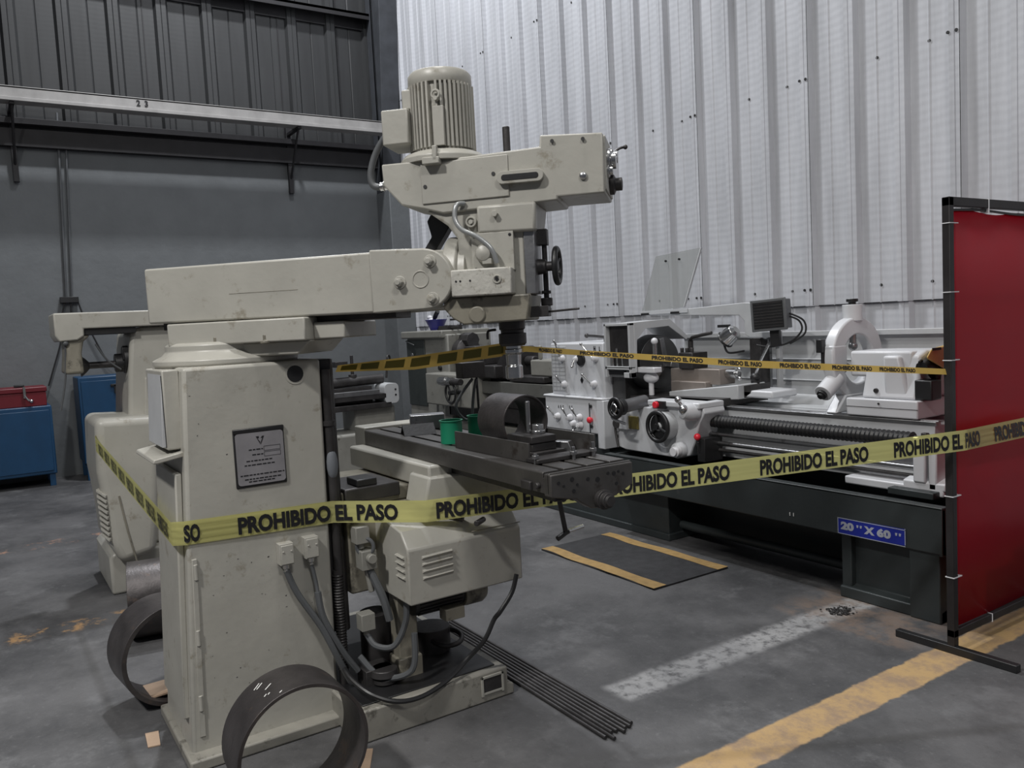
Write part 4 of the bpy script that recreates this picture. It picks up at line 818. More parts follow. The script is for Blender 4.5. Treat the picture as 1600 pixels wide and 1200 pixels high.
# cordless tool in yellow and black resting on the tailstock
tool = thing('power_tool', 'yellow and black hand tool resting on the tailstock beside the red screen', 'power tool', (-2.52, 4.45, 1.057))
c = Xq(1470, 562, -2.52); b = B(); b.hexa([tuple(Xq(px, py, x_)) for x_ in (-2.56, -2.46) for px, py in ((1447, 560), (1455, 545), (1490, 535), (1490, 585))]); b.build('tool_body', YPLAST, tool, bev=.010)
b = B(); b.tube([tuple(Xq(px, py, -2.52)) for px, py in ((1478, 545), (1466, 575), (1462, 600), (1455, 612))], [.030]*6+[.024]*20, n=10); b.tube([tuple(Xq(px, py, -2.52)) for px, py in ((1440, 575), (1452, 572), (1462, 585))], .035, n=10); b.tube([tuple(Xq(px, py, -2.52)) for px, py in ((1436, 566), (1440, 563), (1443, 570))], .006, n=6); b.build('tool_grip', BLACK, tool, bev=0)
b = B(); p = Xq(1450, 603, -2.52); b.box(p.x-.05, p.x+.05, p.y-.05, p.y+.05, 1.057, p.z+.035); b.build('tool_battery', BLACK, tool, bev=.008)
b = B(); b.box(-2.455, -2.452, 4.3, 4.4, 1.36, 1.39); p = Xq(1462, 545, -2.455); b.bm.clear(); b.box(-2.458, -2.452, p.y-.03, p.y+.05, p.z-.008, p.z+.006); b.build('tool_stripe', BLACK, tool, bev=0)
#@@REST
# ---------------- welding screen ----------------
ws = thing('welding_screen', 'tall dark-framed welding screen with a translucent red curtain', 'welding screen', (-1.98, 4.5, 0))
b = B(); b.box(-2.0, -1.965, 3.575, 3.61, .03, 2.045); b.box(-2.0, -1.965, 3.575, 5.35, 2.005, 2.045); b.box(-2.0, -1.965, 3.575, 5.35, .075, .11); b.box(-2.0, -1.965, 5.315, 5.35, .03, 2.045)
fr = b.build('frame', mat('dark_brown_grey_frame', (.028, .025, .026), .5, .3, var=.3), ws)
for y in (3.59, 5.33):
    b = B(); b.box(-2.25, -1.70, y-.018, y+.018, 0, .035); b.build('foot', BLACK, ws)
b = B(); n = 40; P = []
for k in range(n+1):
    y = 3.615+1.695*k/n; P.append((y, -1.985+.003*sin(k*.23)+.0006*sin(k*.9)))
v = []; f = []
zs = [.115, .6, 1.1, 1.6, 1.985]
for j, z in enumerate(zs):
    for k, (y, x) in enumerate(P): v.append((x, y, z+(.008*sin(k*.55) if j == 4 else 0)))
for j in range(4):
    for k in range(n): f.append((j*(n+1)+k, j*(n+1)+k+1, (j+1)*(n+1)+k+1, (j+1)*(n+1)+k))
b.add(v, f); cu = b.build('curtain', CURT, ws, bev=0)
md = cu.modifiers.new('thick', 'SOLIDIFY'); md.thickness = .002
b = B(); b.add([], []); b.tube([(-1.98, 3.62+.17*k, 1.99+.006*sin(k*1.3)) for k in range(11)], .006, sub=2); b.build('curtain_hem', BLACK, cu, bev=0)
for z in (.35, .72, 1.33, 1.63, 1.93):
    b = B(); b.box(-2.003, -1.962, 3.572, 3.640, z, z+.004); b.build('cable_tie', WPLAST, ws, bev=0)
for y in (3.9, 4.3, 4.7, 5.1):
    for z in (2.0, .09):
        b = B(); b.box(-2.003, -1.962, y, y+.003, z-.018, z+.047 if z > 1 else z+.022); b.build('cable_tie', WPLAST, ws, bev=0)

# ---------------- pipe rings ----------------
def pipe_ring(name, c, d, ro, t, L, label, cat, group=None):
    b = B(); b.ring(c, d, ro, ro-t, L, 72); o = b.build(name, RUST, None, bev=.0015, loc=(c[0], c[1], c[2]-ro))
    return tag(o, label, cat, group)
rA = pipe_ring('steel_ring', (-2.70, .795, .2225), (1, 0, 0), .2225, .013, .20, 'large steel pipe ring with chalk marks, standing beside the cream mill column', 'steel ring')
b = B()
for k, (a, x, ln) in enumerate(((118, -2.75, .03), (116, -2.74, .03), (111, -2.70, .03), (117, -2.66, .012), (114, -2.655, .01), (106, -2.62, .012))):
    a = radians(a); c = Vector((x, .795+.2235*cos(a), .2225+.2235*sin(a))); t = Vector((.6, -sin(a), cos(a))).normalized(); u_ = Vector((1, .5*sin(a), -.5*cos(a))).normalized()*.0025
    nn = Vector((0, cos(a), sin(a)))*.0006; b.add([tuple(c-t*ln/2-u_+nn), tuple(c+t*ln/2-u_+nn), tuple(c+t*ln/2+u_+nn), tuple(c-t*ln/2+u_+nn)], [(0, 1, 2, 3)])
b.build('chalk_mark', CHALK, rA, bev=0)
rB = pipe_ring('steel_ring', (-3.90, .60, .2225), (1, .12, 0), .2225, .02, .24, 'steel pipe ring behind the mill column holding a strip of cardboard', 'steel ring')
rC = pipe_ring('steel_ring', (-4.78, .78, .205), (.18, 1, 0), .205, .014, .42, 'long steel pipe section lying behind the other ring, open end facing left', 'steel ring')
b = B(); b.hexa([(-3.99, .50, .035), (-3.82, .50, .04), (-3.82, .72, .045), (-3.99, .72, .04), (-3.99, .49, .042), (-3.82, .49, .047), (-3.82, .72, .052), (-3.99, .72, .047)])
tag(b.build('cardboard_piece', CARD, bev=0, loc=(-3.9, .6, .035)), 'cardboard strip lying inside the pipe ring behind the mill', 'cardboard')
b = B(); p = Zq(237, 1150); b.hexa([(p.x-.03, p.y-.02, 0), (p.x+.10, p.y-.03, 0), (p.x+.11, p.y+.015, 0), (p.x-.02, p.y+.03, 0), (p.x-.03, p.y-.02, .006), (p.x+.10, p.y-.03, .006), (p.x+.11, p.y+.015, .006), (p.x-.02, p.y+.03, .006)])
tag(b.build('wood_scrap', CARD, bev=.001, loc=tuple(p)), 'small pale wood scrap on the floor left of the mill column', 'wood scrap')
b = B(); p = Zq(585, 1190); b.hexa([(p.x-.1, p.y-.0, 0), (p.x+.05, p.y-.08, 0), (p.x+.07, p.y-.05, 0), (p.x-.08, p.y+.03, 0), (p.x-.1, p.y-.0, .008), (p.x+.05, p.y-.08, .008), (p.x+.07, p.y-.05, .008), (p.x-.08, p.y+.03, .008)])
tag(b.build('wood_scrap', CARD, bev=.001, loc=tuple(p)), 'pale wood scrap on the floor at the right edge of the large chalked ring', 'wood scrap')

# ---------------- steel rods ----------------
rods = []
for i in range(8):
    y0 = 1.885+.0195*i+random.uniform(-.001, .001); y1 = 1.872+.0215*i; x1 = -2.36+random.uniform(-.05, .02); x0 = -3.84+random.uniform(-.03, .03)
    z = .0085 if i % 3 else .0085
    b = B(); b.cyl((x0, y0, z), (x1, y1, z), .0078, n=10)
    tag(b.build('steel_rod', DSTEEL, bev=0, loc=((x0+x1)/2, (y0+y1)/2, 0)), 'thin dark steel rod lying in the bundle on the floor beside the cream mill', 'steel rod', 'steel rods on the floor')

# ---------------- rubber mat ----------------
mt = thing('floor_mat', 'dark rubber floor mat with yellow edges in front of the white lathe', 'mat', (-4.07, 3.49, 0))
b = B(); xs = [-4.65+1.145*k/16 for k in range(17)]
top = []
for k, x in enumerate(xs): top.append(.010+.003*sin(k*.8))
P = [(x, 0) for x in xs]+[(x, z) for x, z in list(zip(xs, top))[::-1]]
b.prism(P, 3.18, 3.80, 'y'); mo = b.build('mat_sheet', RUBBER, mt, bev=.002)
for (ya, yb) in ((3.18, 3.275), (3.715, 3.80)):
    b = B(); w0 = []; 
    P1 = [(x, ya+.006*sin(k*1.1)) for k, x in enumerate(xs)]; P2 = [(x, yb+.004*sin(k*.9+1)) for k, x in enumerate(xs)]
    v = [(x, y, top[k]+.002) for k, (x, y) in enumerate(P1)]+[(x, y, top[k]+.002) for k, (x, y) in enumerate(P2)]
    b.add(v, [(k, k+1, 18+k, 17+k) for k in range(16)]); b.build('yellow_edge', YELP, mt, bev=0, label='yellow edge strip')

# ---------------- debris ----------------
b = B()
for k in range(110):
    p = Zq(1313+random.gauss(0, 9), 957+random.gauss(0, 3)); b.sph((p.x, p.y, random.uniform(.002, .010)), random.uniform(.003, .008), n=6, sc=(random.uniform(.8, 1.8), 1, .7))
db = b.build('metal_shavings', DSTEEL, bev=0, loc=tuple(Zq(1313, 957))); tag(db, 'small heap of grey shavings on the floor near the lathe foot', 'shavings'); db['kind'] = 'stuff'

# ---------------- things on the mill table ----------------
ZT = 1.1005
rT = pipe_ring('steel_ring', (-2.735, 1.762, ZT+.112), (1, -.02, 0), .104, .007, .20, 'dark steel ring clamped on the mill table between the angle plates', 'steel ring')
def angle_plate(x0, x1, y, h, label, flip=1):
    b = B(); b.box(x0, x1, y-.004, y+.004, ZT, ZT+h); b.box(x0, x1, y, y+flip*.05, ZT, ZT+.008)
    return tag(b.build('angle_plate', TSTEEL, bev=.001, loc=((x0+x1)/2, y, ZT)), label, 'angle plate')
angle_plate(-2.93, -2.395, 1.607, .068, 'long steel angle plate along the near edge of the mill table')
angle_plate(-2.80, -2.345, 1.865, .075, 'steel angle plate along the far edge of the mill table, behind the ring', -1)
b = B(); b.hexa([(-3.74, 1.80, ZT), (-3.70, 1.79, ZT), (-3.62, 1.99, ZT), (-3.66, 2.0, ZT), (-3.74, 1.80, ZT+.05), (-3.70, 1.79, ZT+.05), (-3.62, 1.99, ZT+.05), (-3.66, 2.0, ZT+.05)])
b.bm.clear(); BM = Matrix.Translation((-3.62, 1.83, ZT))@Matrix.Rotation(radians(66), 4, 'Z'); b = B(BM); b.box(-.085, .085, -.05, .05, 0, .07)
tag(b.build('steel_block', GSTEEL, bev=.003, loc=(-3.62, 1.83, ZT)), 'rectangular steel block with a bright top at the far end of the mill table', 'steel block')
BM = Matrix.Translation((-3.46, 1.70, ZT))@Matrix.Rotation(radians(74), 4, 'Z'); b = B(BM); b.prism([(-.058, 0), (-.05, 0), (0, .040), (.05, 0), (.058, 0), (0, .048)], -.075, .075, 'x')
tag(b.build('angle_iron', RUBBER, bev=.001, loc=(-3.46, 1.70, ZT)), 'short dark angle iron lying roof-like on the mill table beside the steel block', 'angle iron')
def cup(x, y, label):
    b = B(); b.rev([(.047, 0), (.047, .092), (.051, .094), (.051, .098), (.044, .098), (.044, .006), (.001, .006)], (x, y, ZT), (0, 0, 1), 40)
    return tag(b.build('plastic_cup', GREEN, bev=0, loc=(x, y, ZT)), label, 'cup')
cup(-3.07, 1.665, 'green plastic cup standing on the mill table, the nearer one'); cup(-3.12, 1.83, 'green plastic cup standing on the mill table behind the nearer cup')
# clamping set in front of the ring
vb = thing('clamp_block_stack', 'stack of dark clamping blocks standing in front of the ring on the mill table', 'clamp', (-2.53, 1.72, ZT))
b = B(); b.box(-2.60, -2.44, 1.66, 1.80, ZT+.004, ZT+.022); b.build('base_block', DSTEEL, vb)
b = B(); b.box(-2.60, -2.46, 1.665, 1.775, ZT+.022, ZT+.052); b.build('middle_block', DSTEEL, vb)
b = B(); b.box(-2.62, -2.455, 1.66, 1.77, ZT+.052, ZT+.078); b.build('top_block', DSTEEL, vb)
b = B(); b.cyl((-2.56, 1.72, ZT+.078), (-2.56, 1.72, ZT+.20), .009, n=12); b.build('threaded_stud', GSTEEL, vb)
b = B(); b.cyl((-2.53, 1.742, ZT+.078), (-2.53, 1.742, ZT+.112), .024, n=6); b.cyl((-2.53, 1.742, ZT+.078), (-2.53, 1.742, ZT+.09), .028, n=20); b.build('clamp_nut', STEEL, vb, bev=.002, label='bright hexagonal nut')
b = B(); b.prism([(-.05, 0), (.05, 0), (.03, .045), (-.03, .045)], -.02, .02, 'y'); b.bm.transform(Matrix.Translation((-2.475, 1.815, ZT))@Matrix.Rotation(radians(30), 4, 'Z'))
tag(b.build('step_block', GSTEEL, bev=.002, loc=(-2.475, 1.815, ZT)), 'small stepped steel block behind the clamping blocks on the mill table', 'block')
b = B(); b.box(-2.41, -2.335, 1.60, 1.86, ZT, ZT+.016)
tag(b.build('clamp_bar', DSTEEL, bev=.003, loc=(-2.38, 1.74, ZT)), 'flat dark clamp bar lying across the mill table in front of the ring', 'clamp bar')
for k, (x, y, h) in enumerate(((-2.355, 1.605, .035), (-2.325, 1.75, .045), (-2.325, 1.84, .052))):
    t = thing('clamp_bolt', ['small clamp bolt at the end of the near angle plate', 'clamp bolt standing in the middle of the mill table end', 'clamp bolt standing at the end of the far angle plate'][k], 'bolt', (x, y, ZT))
    b = B(); b.cyl((x, y, ZT-.0), (x, y, ZT+h), .007, n=10); b.build('bolt_shank', GSTEEL, t, bev=0)
    b = B(); b.cyl((x, y, ZT+.017), (x, y, ZT+.030), .014, n=6); b.build('bolt_nut', GSTEEL, t, bev=.001)
# ---------------- coolant unit with two grey hoses behind the table ----------------
hb = thing('hose_unit', 'small grey box with two looping grey hoses behind the green cups on the table', 'hose', (-3.18, 1.87, ZT))
b = B(); p = Xq(735, 578, -3.2); b.box(p.x-.03, p.x+.03, p.y-.06, p.y+.06, p.z-.035, p.z+.035); bx_ = b.build('hose_box', DSTEEL, hb)
b = B(); b.tube([tuple(Xq(a, c, -3.2)) for a, c in ((738, 592), (722, 614), (713, 632), (716, 645), (726, 655), (735, 656))], .007); b.build('hose', GREYH, hb, bev=0)
b = B(); b.tube([tuple(Xq(a, c, -3.2)) for a, c in ((744, 592), (741, 608), (739, 628), (738, 655), (737, 672))]+[(-3.2, 1.86, ZT)], .007); b.build('hose', GREYH, hb, bev=0)
b = B(); b.cyl((-3.2, 1.87, ZT), (-3.2, 1.87, ZT+.02), .03, n=16); b.cyl((-3.2, 1.885, ZT), tuple(Vector((-3.2, p.y+.03, p.z-.03))), .006, n=8); b.build('hose_stand', DSTEEL, hb)

# ---------------- barrier tapes ----------------
def ribbon(name, pts, tilt, width, m, label, parent=None, segs=10, lean=None):
    """pts: centre line; lean: per point (dx,dy,dz) direction of the width"""
    pts = [Vector(p) for p in pts]; Q = []; Wd = []
    for i in range(len(pts)-1):
        for k in range(segs):
            t = k/segs; Q.append(pts[i].lerp(pts[i+1], t)); Wd.append(Vector(lean[i]).lerp(Vector(lean[i+1]), t))
    Q.append(pts[-1]); Wd.append(Vector(lean[-1]))
    return Q, [w_.normalized() for w_ in Wd]
class Tape:
    def __init__(s, pts, lean, width, segs=12):
        s.Q, s.W = ribbon('', pts, 0, 0, None, '', None, segs, lean); s.L = [0]
        wl_ = width if isinstance(width, list) else [width]*len(pts); s.wv = [wl_[min(i//segs, len(pts)-1)]+(wl_[min(i//segs+1, len(pts)-1)]-wl_[min(i//segs, len(pts)-1)])*((i % segs)/segs) for i in range(len(s.Q))]
        for i in range(1, len(s.Q)): s.L.append(s.L[-1]+(s.Q[i]-s.Q[i-1]).length)
    def at(s, d, t, off=0):
        i = 0
        while i < len(s.L)-2 and s.L[i+1] < d: i += 1
        k = (d-s.L[i])/max(s.L[i+1]-s.L[i], 1e-9); p = s.Q[i].lerp(s.Q[i+1], k); w_ = s.W[i].lerp(s.W[i+1], k)
        tn = (s.Q[i+1]-s.Q[i]).normalized(); n = w_.cross(tn).normalized()
        if n.dot(CAM-p) < 0: n = -n
        return p+w_*t*(s.wv[i]+(s.wv[i+1]-s.wv[i])*k)+n*off
    def mesh(s, b, rows=6, ripple=.0):
        v = []; n = len(s.Q)
        for i in range(n):
            for j in range(rows+1):
                t = j/rows-.5; v.append(tuple(s.at(s.L[i], t, ripple*sin(j*2.4+.15*i)*(1-abs(2*t)**4))))
        b.add(v, [(i*(rows+1)+j, (i+1)*(rows+1)+j, (i+1)*(rows+1)+j+1, i*(rows+1)+j+1) for i in range(n-1) for j in range(rows)])
    def text(s, b, txt, d0, d1, hh=.70, rev=False):
        v, f = text_mesh(txt, 1., .045, 1.); x0 = min(p[0] for p in v); x1 = max(p[0] for p in v); y1 = max(p[1] for p in v); y0 = 0
        b.add([tuple(s.at(d0+(d1-d0)*((p[0]-x0)/(x1-x0)), hh*((p[1]-y0)/(y1-y0)-.5), .0012+s.rip)) for p in v], f)
U = (0, 0, 1)
P0 = (-5.49, .545, 1.0); PA = Xq(285, 835, -3.19); PA = Vector((-3.195, .560, PA.z)); PB = Xq(525, 805, -3.187); PC = Vector((-1.905, 3.56, .985)); 
q = Xq(1600, 668, -1.90); PD = q+(q-PC)*.6
p_ = (-3.185, .585, PA.z+.003)
front = Tape([(-5.9, .62, 1.02), P0, PA+Vector((-.03, -.015, 0)), Vector(p_), Vector((-3.180, 1.155, .868)), Vector((-2.95, 1.46, .856)), PC, PD], [U, U, U, U, U, U, (-.05, .05, 1), (-.3, .1, 1)], .090, 14); front.rip = .0022
print('tape z', PA, PB, [round(x, 3) for x in front.L[::14]])
b = B(); front.mesh(b, 10, .0022); t1 = b.build('barrier_tape', TAPEY, bev=0, smooth=80, loc=(-3.0, 1.5, .9))
tag(t1, 'long yellow PROHIBIDO EL PASO tape wrapped round the mill column, the lower of two tapes', 'barrier tape')
def dist_at(tp, px):
    best = None
    for k in range(4000):
        d = tp.L[-1]*k/4000; c = tp.at(d, 0)-CAM; w_ = c.dot(FW)
        x = 800+F*c.dot(RT)/w_
        if d > tp.L[26] and (best is None or abs(x-px) < best[0]): best = (abs(x-px), d)
    return best[1]
for a, c in ((372, 622), (682, 905), (948, 1140), (1187, 1356), (1396, 1530), (1553, 1660)):
    b = B(); front.text(b, 'PROHIBIDO EL PASO', dist_at(front, a), dist_at(front, c)); b.build('lettering', INK, t1, bev=0)
dA = front.L[42]
b = B(); front.text(b, 'SO', dA-.004, dA+.052); b.build('lettering', INK, t1, bev=0)
d1 = front.L[28]; d0 = front.L[14]
for k in range(9):
    e = d1-.06-k*.265; s0 = e-.20
    if s0 < d0: break
    b = B(); front.text(b, 'PROHIBIDO EL PASO', s0, e, .66); b.build('lettering', INK, t1, bev=0)
# upper tape: twisted, tied round the spindle
SP = TC+EU*1.212
z1 = Rq(800, 546, 0)[1]
LB = Vector((-3.30, 1.225, 1.42)); LB = Xq(526, 576, -3.30)
RE = Xq(1482, 581, -1.985); RS = Vector((SP.x+.035, SP.y+.035, z1))
mid1 = LB.lerp(Vector((SP.x-.03, SP.y-.03, z1)), .5)+Vector((0, 0, -.012))
mid2 = RS.lerp(RE, .5)+Vector((0, 0, -.012)); mid3 = RS.lerp(RE, .12)+Vector((0, 0, -.004))
sd = Vector((-.5, .6, .0))
up_ = Tape([LB, mid1, Vector((SP.x-.045, SP.y-.02, z1)), Vector((SP.x+.0, SP.y-.044, z1+.001)), RS, mid3, mid2, RE],
           [(.2, .2, .6), (.2, .2, 1), (.1, .1, 1), (0, 0, 1), (0, 0, 1), (-.3, .3, 1), (-.3, .3, 1), (-.2, .2, 1)], [.030, .058, .052, .036, .022, .022, .032, .026], 14); up_.rip = .0004
b = B(); up_.mesh(b, 4, .0004); t2 = b.build('barrier_tape', TAPEO, bev=0, smooth=80, loc=(-2.6, 1.8, 1.45))
tag(t2, 'narrow twisted yellow tape tied round the spindle, the upper of the two tapes', 'barrier tape')
def dpx(px):
    best = None
    for k in range(4000):
        d = up_.L[-1]*k/4000; c = up_.at(d, 0)-CAM; x = 800+F*c.dot(RT)/c.dot(FW)
        if best is None or abs(x-px) < best[0]: best = (abs(x-px), d)
    return best[1]
for a, c in ((533, 558), (564, 592), (602, 632), (642, 672), (684, 714), (724, 752), (763, 800), (842, 878), (906, 990), (1018, 1098), (1122, 1190), (1218, 1282), (1300, 1362), (1374, 1430)):
    da, dc = dpx(a), dpx(c)
    if a < 800:
        b = B(); N_ = 8; v = []
        for i in range(N_+1):
            for t in (-.30, .34): v.append(tuple(up_.at(da+(dc-da)*i/N_, t, .0011)))
        b.add(v, [(2*i, 2*i+2, 2*i+3, 2*i+1) for i in range(N_)]); b.build('dark_print_band', TAPEK, t2, bev=0)
    else: b = B(); up_.text(b, 'PROHIBIDO EL PASO', da, dc, .60); b.build('lettering', INK, t2, bev=0)

# ---------------- second milling machine, horizontal, at the left ----------------
m2 = thing('milling_machine', 'older cream horizontal milling machine with overarm, behind the foreground mill', 'milling machine', (-5.9, .95, 0))
def m2p(b, n, m, p=m2, **k): return b.build(n, m, p, **k)
b = B(); b.prism([(.585, 0), (1.6, 0), (1.6, .27), (.61, .27), (.585, .24)], -6.4, -5.70, 'x'); m2p(b, 'base', CREAM, bev=.02, seg=3)
b = B(); y = lambda px, py, x=-5.85: Xq(px, py, x)
P = [(.76, .27), (.76, .9), (.80, 1.38), (.83, 1.66), (.87, 1.695), (1.35, 1.695), (1.45, .9), (1.45, .27)]
b.prism(P, -6.4, -5.78, 'x'); c2 = m2p(b, 'column', CREAM, bev=.025, seg=3)
b = B(); b.prism([(.86, 1.0), (.89, 1.36), (.91, 1.38), (1.3, 1.38), (1.3, 1.0)], -5.79, -5.765, 'x'); m2p(b, 'side_door', CREAM, c2, bev=.01)
b = B(); b.box(-5.768, -5.760, .86, 1.1, .985, .992); m2p(b, 'door_gap', BLACK, c2, bev=0)
# bulging drive cover with rounded top and louvres
b = B(); x0, x1 = -6.15, -5.52
P0_ = [Xq(a, c, x1) for a, c in ((148, 655), (150, 700), (152, 740), (165, 800), (172, 850), (190, 882), (246, 862), (250, 800), (248, 650))]
pts = [(p.y, p.z) for p in P0_]
b.prism(pts, x0, x1, 'x'); dc_ = m2p(b, 'drive_cover', CREAM, bev=.05, seg=5)
b = B(); q0 = Xq(160, 790, -5.52)
for k in range(9):
    yy = 770+8.5*k; p = [Xq(153+1.1*k, yy-6, -5.56), Xq(168+.8*k, yy+4, -5.515), Xq(168+.8*k, yy+8, -5.515), Xq(153+1.1*k, yy-2, -5.56)]
    b.hexa([tuple(q-Vector((.03, -.01, 0))) for q in p]+[tuple(q+Vector((.006, -.012, 0))) for q in p])
m2p(b, 'cover_louvres', CREAM, dc_, bev=.001)
b = B(); p = [Xq(a, c, -5.515) for a, c in ((186, 775), (200, 830), (214, 876))]; b.tube([tuple(q) for q in p], .005, sub=2); m2p(b, 'cover_groove', CREAMD, dc_, bev=0)
b = B(); p = Xq(222, 662, -5.74); b.cyl((-5.78, p.y, p.z), (-5.74, p.y, p.z), .035, n=20); b.tube([(-5.74, p.y, p.z), (-5.72, p.y+.10, p.z+.05)], .026, sub=1); m2p(b, 'speed_lever', CREAM, c2, bev=.003)
b = B()
for a, c in ((213, 729), (262-10, 740), (234, 778)): p = Xq(a, c, -5.77); b.box(-5.78, -5.762, p.y-.02, p.y+.02, p.z-.006, p.z+.006)
m2p(b, 'cover_slot', BLACK, c2, bev=0)
# overarm, arbor support, arbor
b = B(); p = Xq(82, 500, -5.95); b.box(-6.20, -5.95, .41, 1.6, 1.73, 1.885) if False else b.prism([(.40, 1.665), (.40, 1.80), (1.6, 1.80), (1.6, 1.70), (.56, 1.70), (.56, 1.655), (.52, 1.63), (.42, 1.625)], -6.12, -5.72, 'x'); oa = m2p(b, 'overarm', CREAM, bev=.008)
b = B(); b.box(-6.1, -5.74, .56, .86, 1.66, 1.70); m2p(b, 'overarm_dovetail', BLACK, oa)
b = B(); b.prism([(.455, 1.66), (.60, 1.66), (.555, 1.62), (.54, 1.55), (.545, 1.42), (.44, 1.42), (.455, 1.55)], -6.08, -5.74, 'x'); m2p(b, 'arbor_support', CREAMD, oa, bev=.02, seg=3)
b = B(); b.rev([(.07, 0), (.045, .03), (.022, .05), (.022, .22), (.035, .225), (.035, .27), (.055, .28), (.07, .34)], (-5.9, .54, 1.465), (0, 1, 0), 22); m2p(b, 'arbor', DSTEEL, oa, bev=0)
b = B(); b.cyl((-5.9, .79, 1.49), (-5.9, .84, 1.49), .09, n=24); b.cyl((-5.9, .74, 1.47), (-5.9, .8, 1.47), .06, n=20); b.cbox((-5.85, .80, 1.53), .05, .04, .08); m2p(b, 'spindle_nose', BLACK, c2, bev=.004)
b = B(); b.tube([(-5.75, .455, 1.62), (-5.78, .44, 1.4), (-5.8, .40, 1.20)], .006); b.tube([(-5.75, .62, 1.60), (-5.78, .68, 1.5), (-5.8, .76, 1.43)], .006); b.sph((-5.74, .455, 1.615), .018); m2p(b, 'coolant_hose', GREYH, oa, bev=0)

# ---------------- cabinets at the left wall ----------------
def cabinet(name, loc, w_, d_, h, z0, label, extra=0):
    t = thing(name, label, 'cabinet', loc, radians(4) if extra else 0)
    R = WM[t.name]
    b = B(R); b.box(-d_, 0, -w_/2, w_/2, z0, h); body = b.build('body', BLUE, t, bev=.012)
    for yy in (-w_/2+.05, w_/2-.05):
        for xx in (-.05, -d_+.05): b = B(R); b.box(xx-.03, xx+.03, yy-.03, yy+.03, 0, z0); b.build('leg', BLUE, t)
    b = B(R); b.box(0, .012, -w_/2+.03, w_/2-.03, z0+.04, h-.05); b.build('door', BLUE, t, bev=.004)
    return t
cabinet('metal_cabinet', (-10.75, .05, 0), 1.20, .6, .93, .14, 'low blue metal cabinet by the left wall with the red chest on top')
bc = cabinet('metal_cabinet', (-10.75, 1.31, 0), .74, .6, 1.22, .20, 'taller blue metal cabinet partly hidden behind the cream machines')
b = B(); p = Xq(180, 601, -10.73); b.box(-10.74, -10.72, p.y-.05, p.y+.03, p.z-.02, p.z+.01); b.box(-10.74, -10.72, p.y-.015, p.y+.015, p.z-.10, p.z); b.build('latch', BLACK, bc)
tc_ = thing('tool_chest', 'dark red metal tool chest sitting on the low blue cabinet', 'tool chest', (-11.0, .05, .93))
b = B(); b.box(-11.3, -10.77, -.55, .61, .932, 1.09); b.build('chest_body', RED, tc_, bev=.006)
b = B(); b.box(-11.3, -10.76, -.56, .62, 1.092, 1.15); b.build('chest_lid', RED, tc_, bev=.01)
b = B(); p = Xq(38, 612, -10.75); b.box(-10.76, -10.74, p.y-.012, p.y+.012, 1.03, 1.16); b.tube([(-10.745, p.y, 1.06), (-10.74, p.y+.03, 1.01), (-10.74, p.y+.05, 1.0)], .012); b.sph((-10.735, p.y+.06, .995), .022); b.build('latch', STEEL, tc_, bev=0)
b = B(); p = Xq(30, 606, -10.9); b.cbox((-10.95, p.y, 1.165), .12, .10, .025); tag(b.build('small_box', BLACK, bev=.004, loc=(-10.95, p.y, 1.152)), 'small black box on top of the red tool chest', 'box')

# ---------------- old lathe along the white wall, far left ----------------
l2 = thing('lathe', 'old dark cream and black lathe standing behind the green cups, left of the white lathe', 'lathe', (-8.2, 4.8, 0))
def l2p(b, n, m, p=l2, **k): return b.build(n, m, p, **k)
x = lambda px, py, yv=4.6: Yq(px, py, yv)
b = B(); b.box(-9.53, -8.45, 4.6, 5.2, .45, 1.50); b.box(-9.6, -8.50, 4.55, 5.22, 1.46, 1.55); hd2 = l2p(b, 'headstock', CREAM3, bev=.015)
b = B(); b.box(-9.52, -9.03, 4.585, 4.602, .62, 1.44); l2p(b, 'dark_side_door', mat('dark_green_door', (.035, .042, .040), .5, dirt=(.10, .10, .09), dth=.6), hd2, bev=.006)
b = B(); b.cyl((-9.5, 4.57, 1.43), (-9.25, 4.56, 1.38), .008, n=8); b.cyl((-9.33, 4.57, 1.25), (-9.33, 4.56, 1.25), .03); l2p(b, 'door_handle', GSTEEL, hd2)
b = B(); b.box(-9.53, -8.4, 4.65, 5.2, 0, .5); b.box(-9.53, -5.9, 4.6, 5.2, .40, .50); b.box(-7.0, -6.0, 4.65, 5.15, 0, .45); l2p(b, 'base', CREAM3, bev=.01)
b = B(); b.box(-8.5, -5.75, 4.60, 5.1, .55, .70); b.box(-8.5, -5.75, 4.62, 4.70, .70, 1.0); b.box(-8.5, -5.75, 4.95, 5.05, .70, 1.0); l2p(b, 'bed', DSTEEL, bev=.006)
b = B(); b.box(-7.6, -5.78, 4.50, 4.56, .86, .99); l2p(b, 'bed_front_way', mat('worn_bed_paint', (.12, .12, .11), .5, dirt=(.03, .03, .03)), bev=.004)
b = B(); b.box(-8.60, -7.55, 4.36, 4.62, .70, 1.06); cg = l2p(b, 'apron', CREAM3, bev=.015)
for (px, py, r_) in ((704, 614, .11),):
    p = Yq(px, py, 4.24); bb = B(); bb.tor(tuple(p), (0, 1, 0), r_, .013, 30, 8)
    for k in range(3): a = 2*pi*k/3; bb.tube([tuple(p), (p.x+r_*cos(a), p.y, p.z+r_*sin(a))], .010, sub=1)
    bb.cyl((p.x, p.y-.02, p.z), (p.x, 4.37, p.z), .025, n=14); l2p(bb, 'apron_handwheel', BLACK, cg, bev=0)
b = B(); p = Yq(700, 596, 4.25); b.cyl((p.x-.18, p.y, p.z), (p.x+.10, p.y, p.z), .045, n=20); b.cyl((p.x-.08, p.y-.01, p.z), (p.x, p.y-.01, p.z), .052, n=20); b.mi = 1; b.cyl((p.x+.1, p.y, p.z), (p.x+.28, p.y, p.z), .035, n=16); b.mi = 0; b.cyl((p.x, p.y, p.z), (p.x, 4.4, p.z), .03)
l2p(b, 'cross_feed_dial', [STEEL, DSTEEL], cg, bev=0)
b = B()
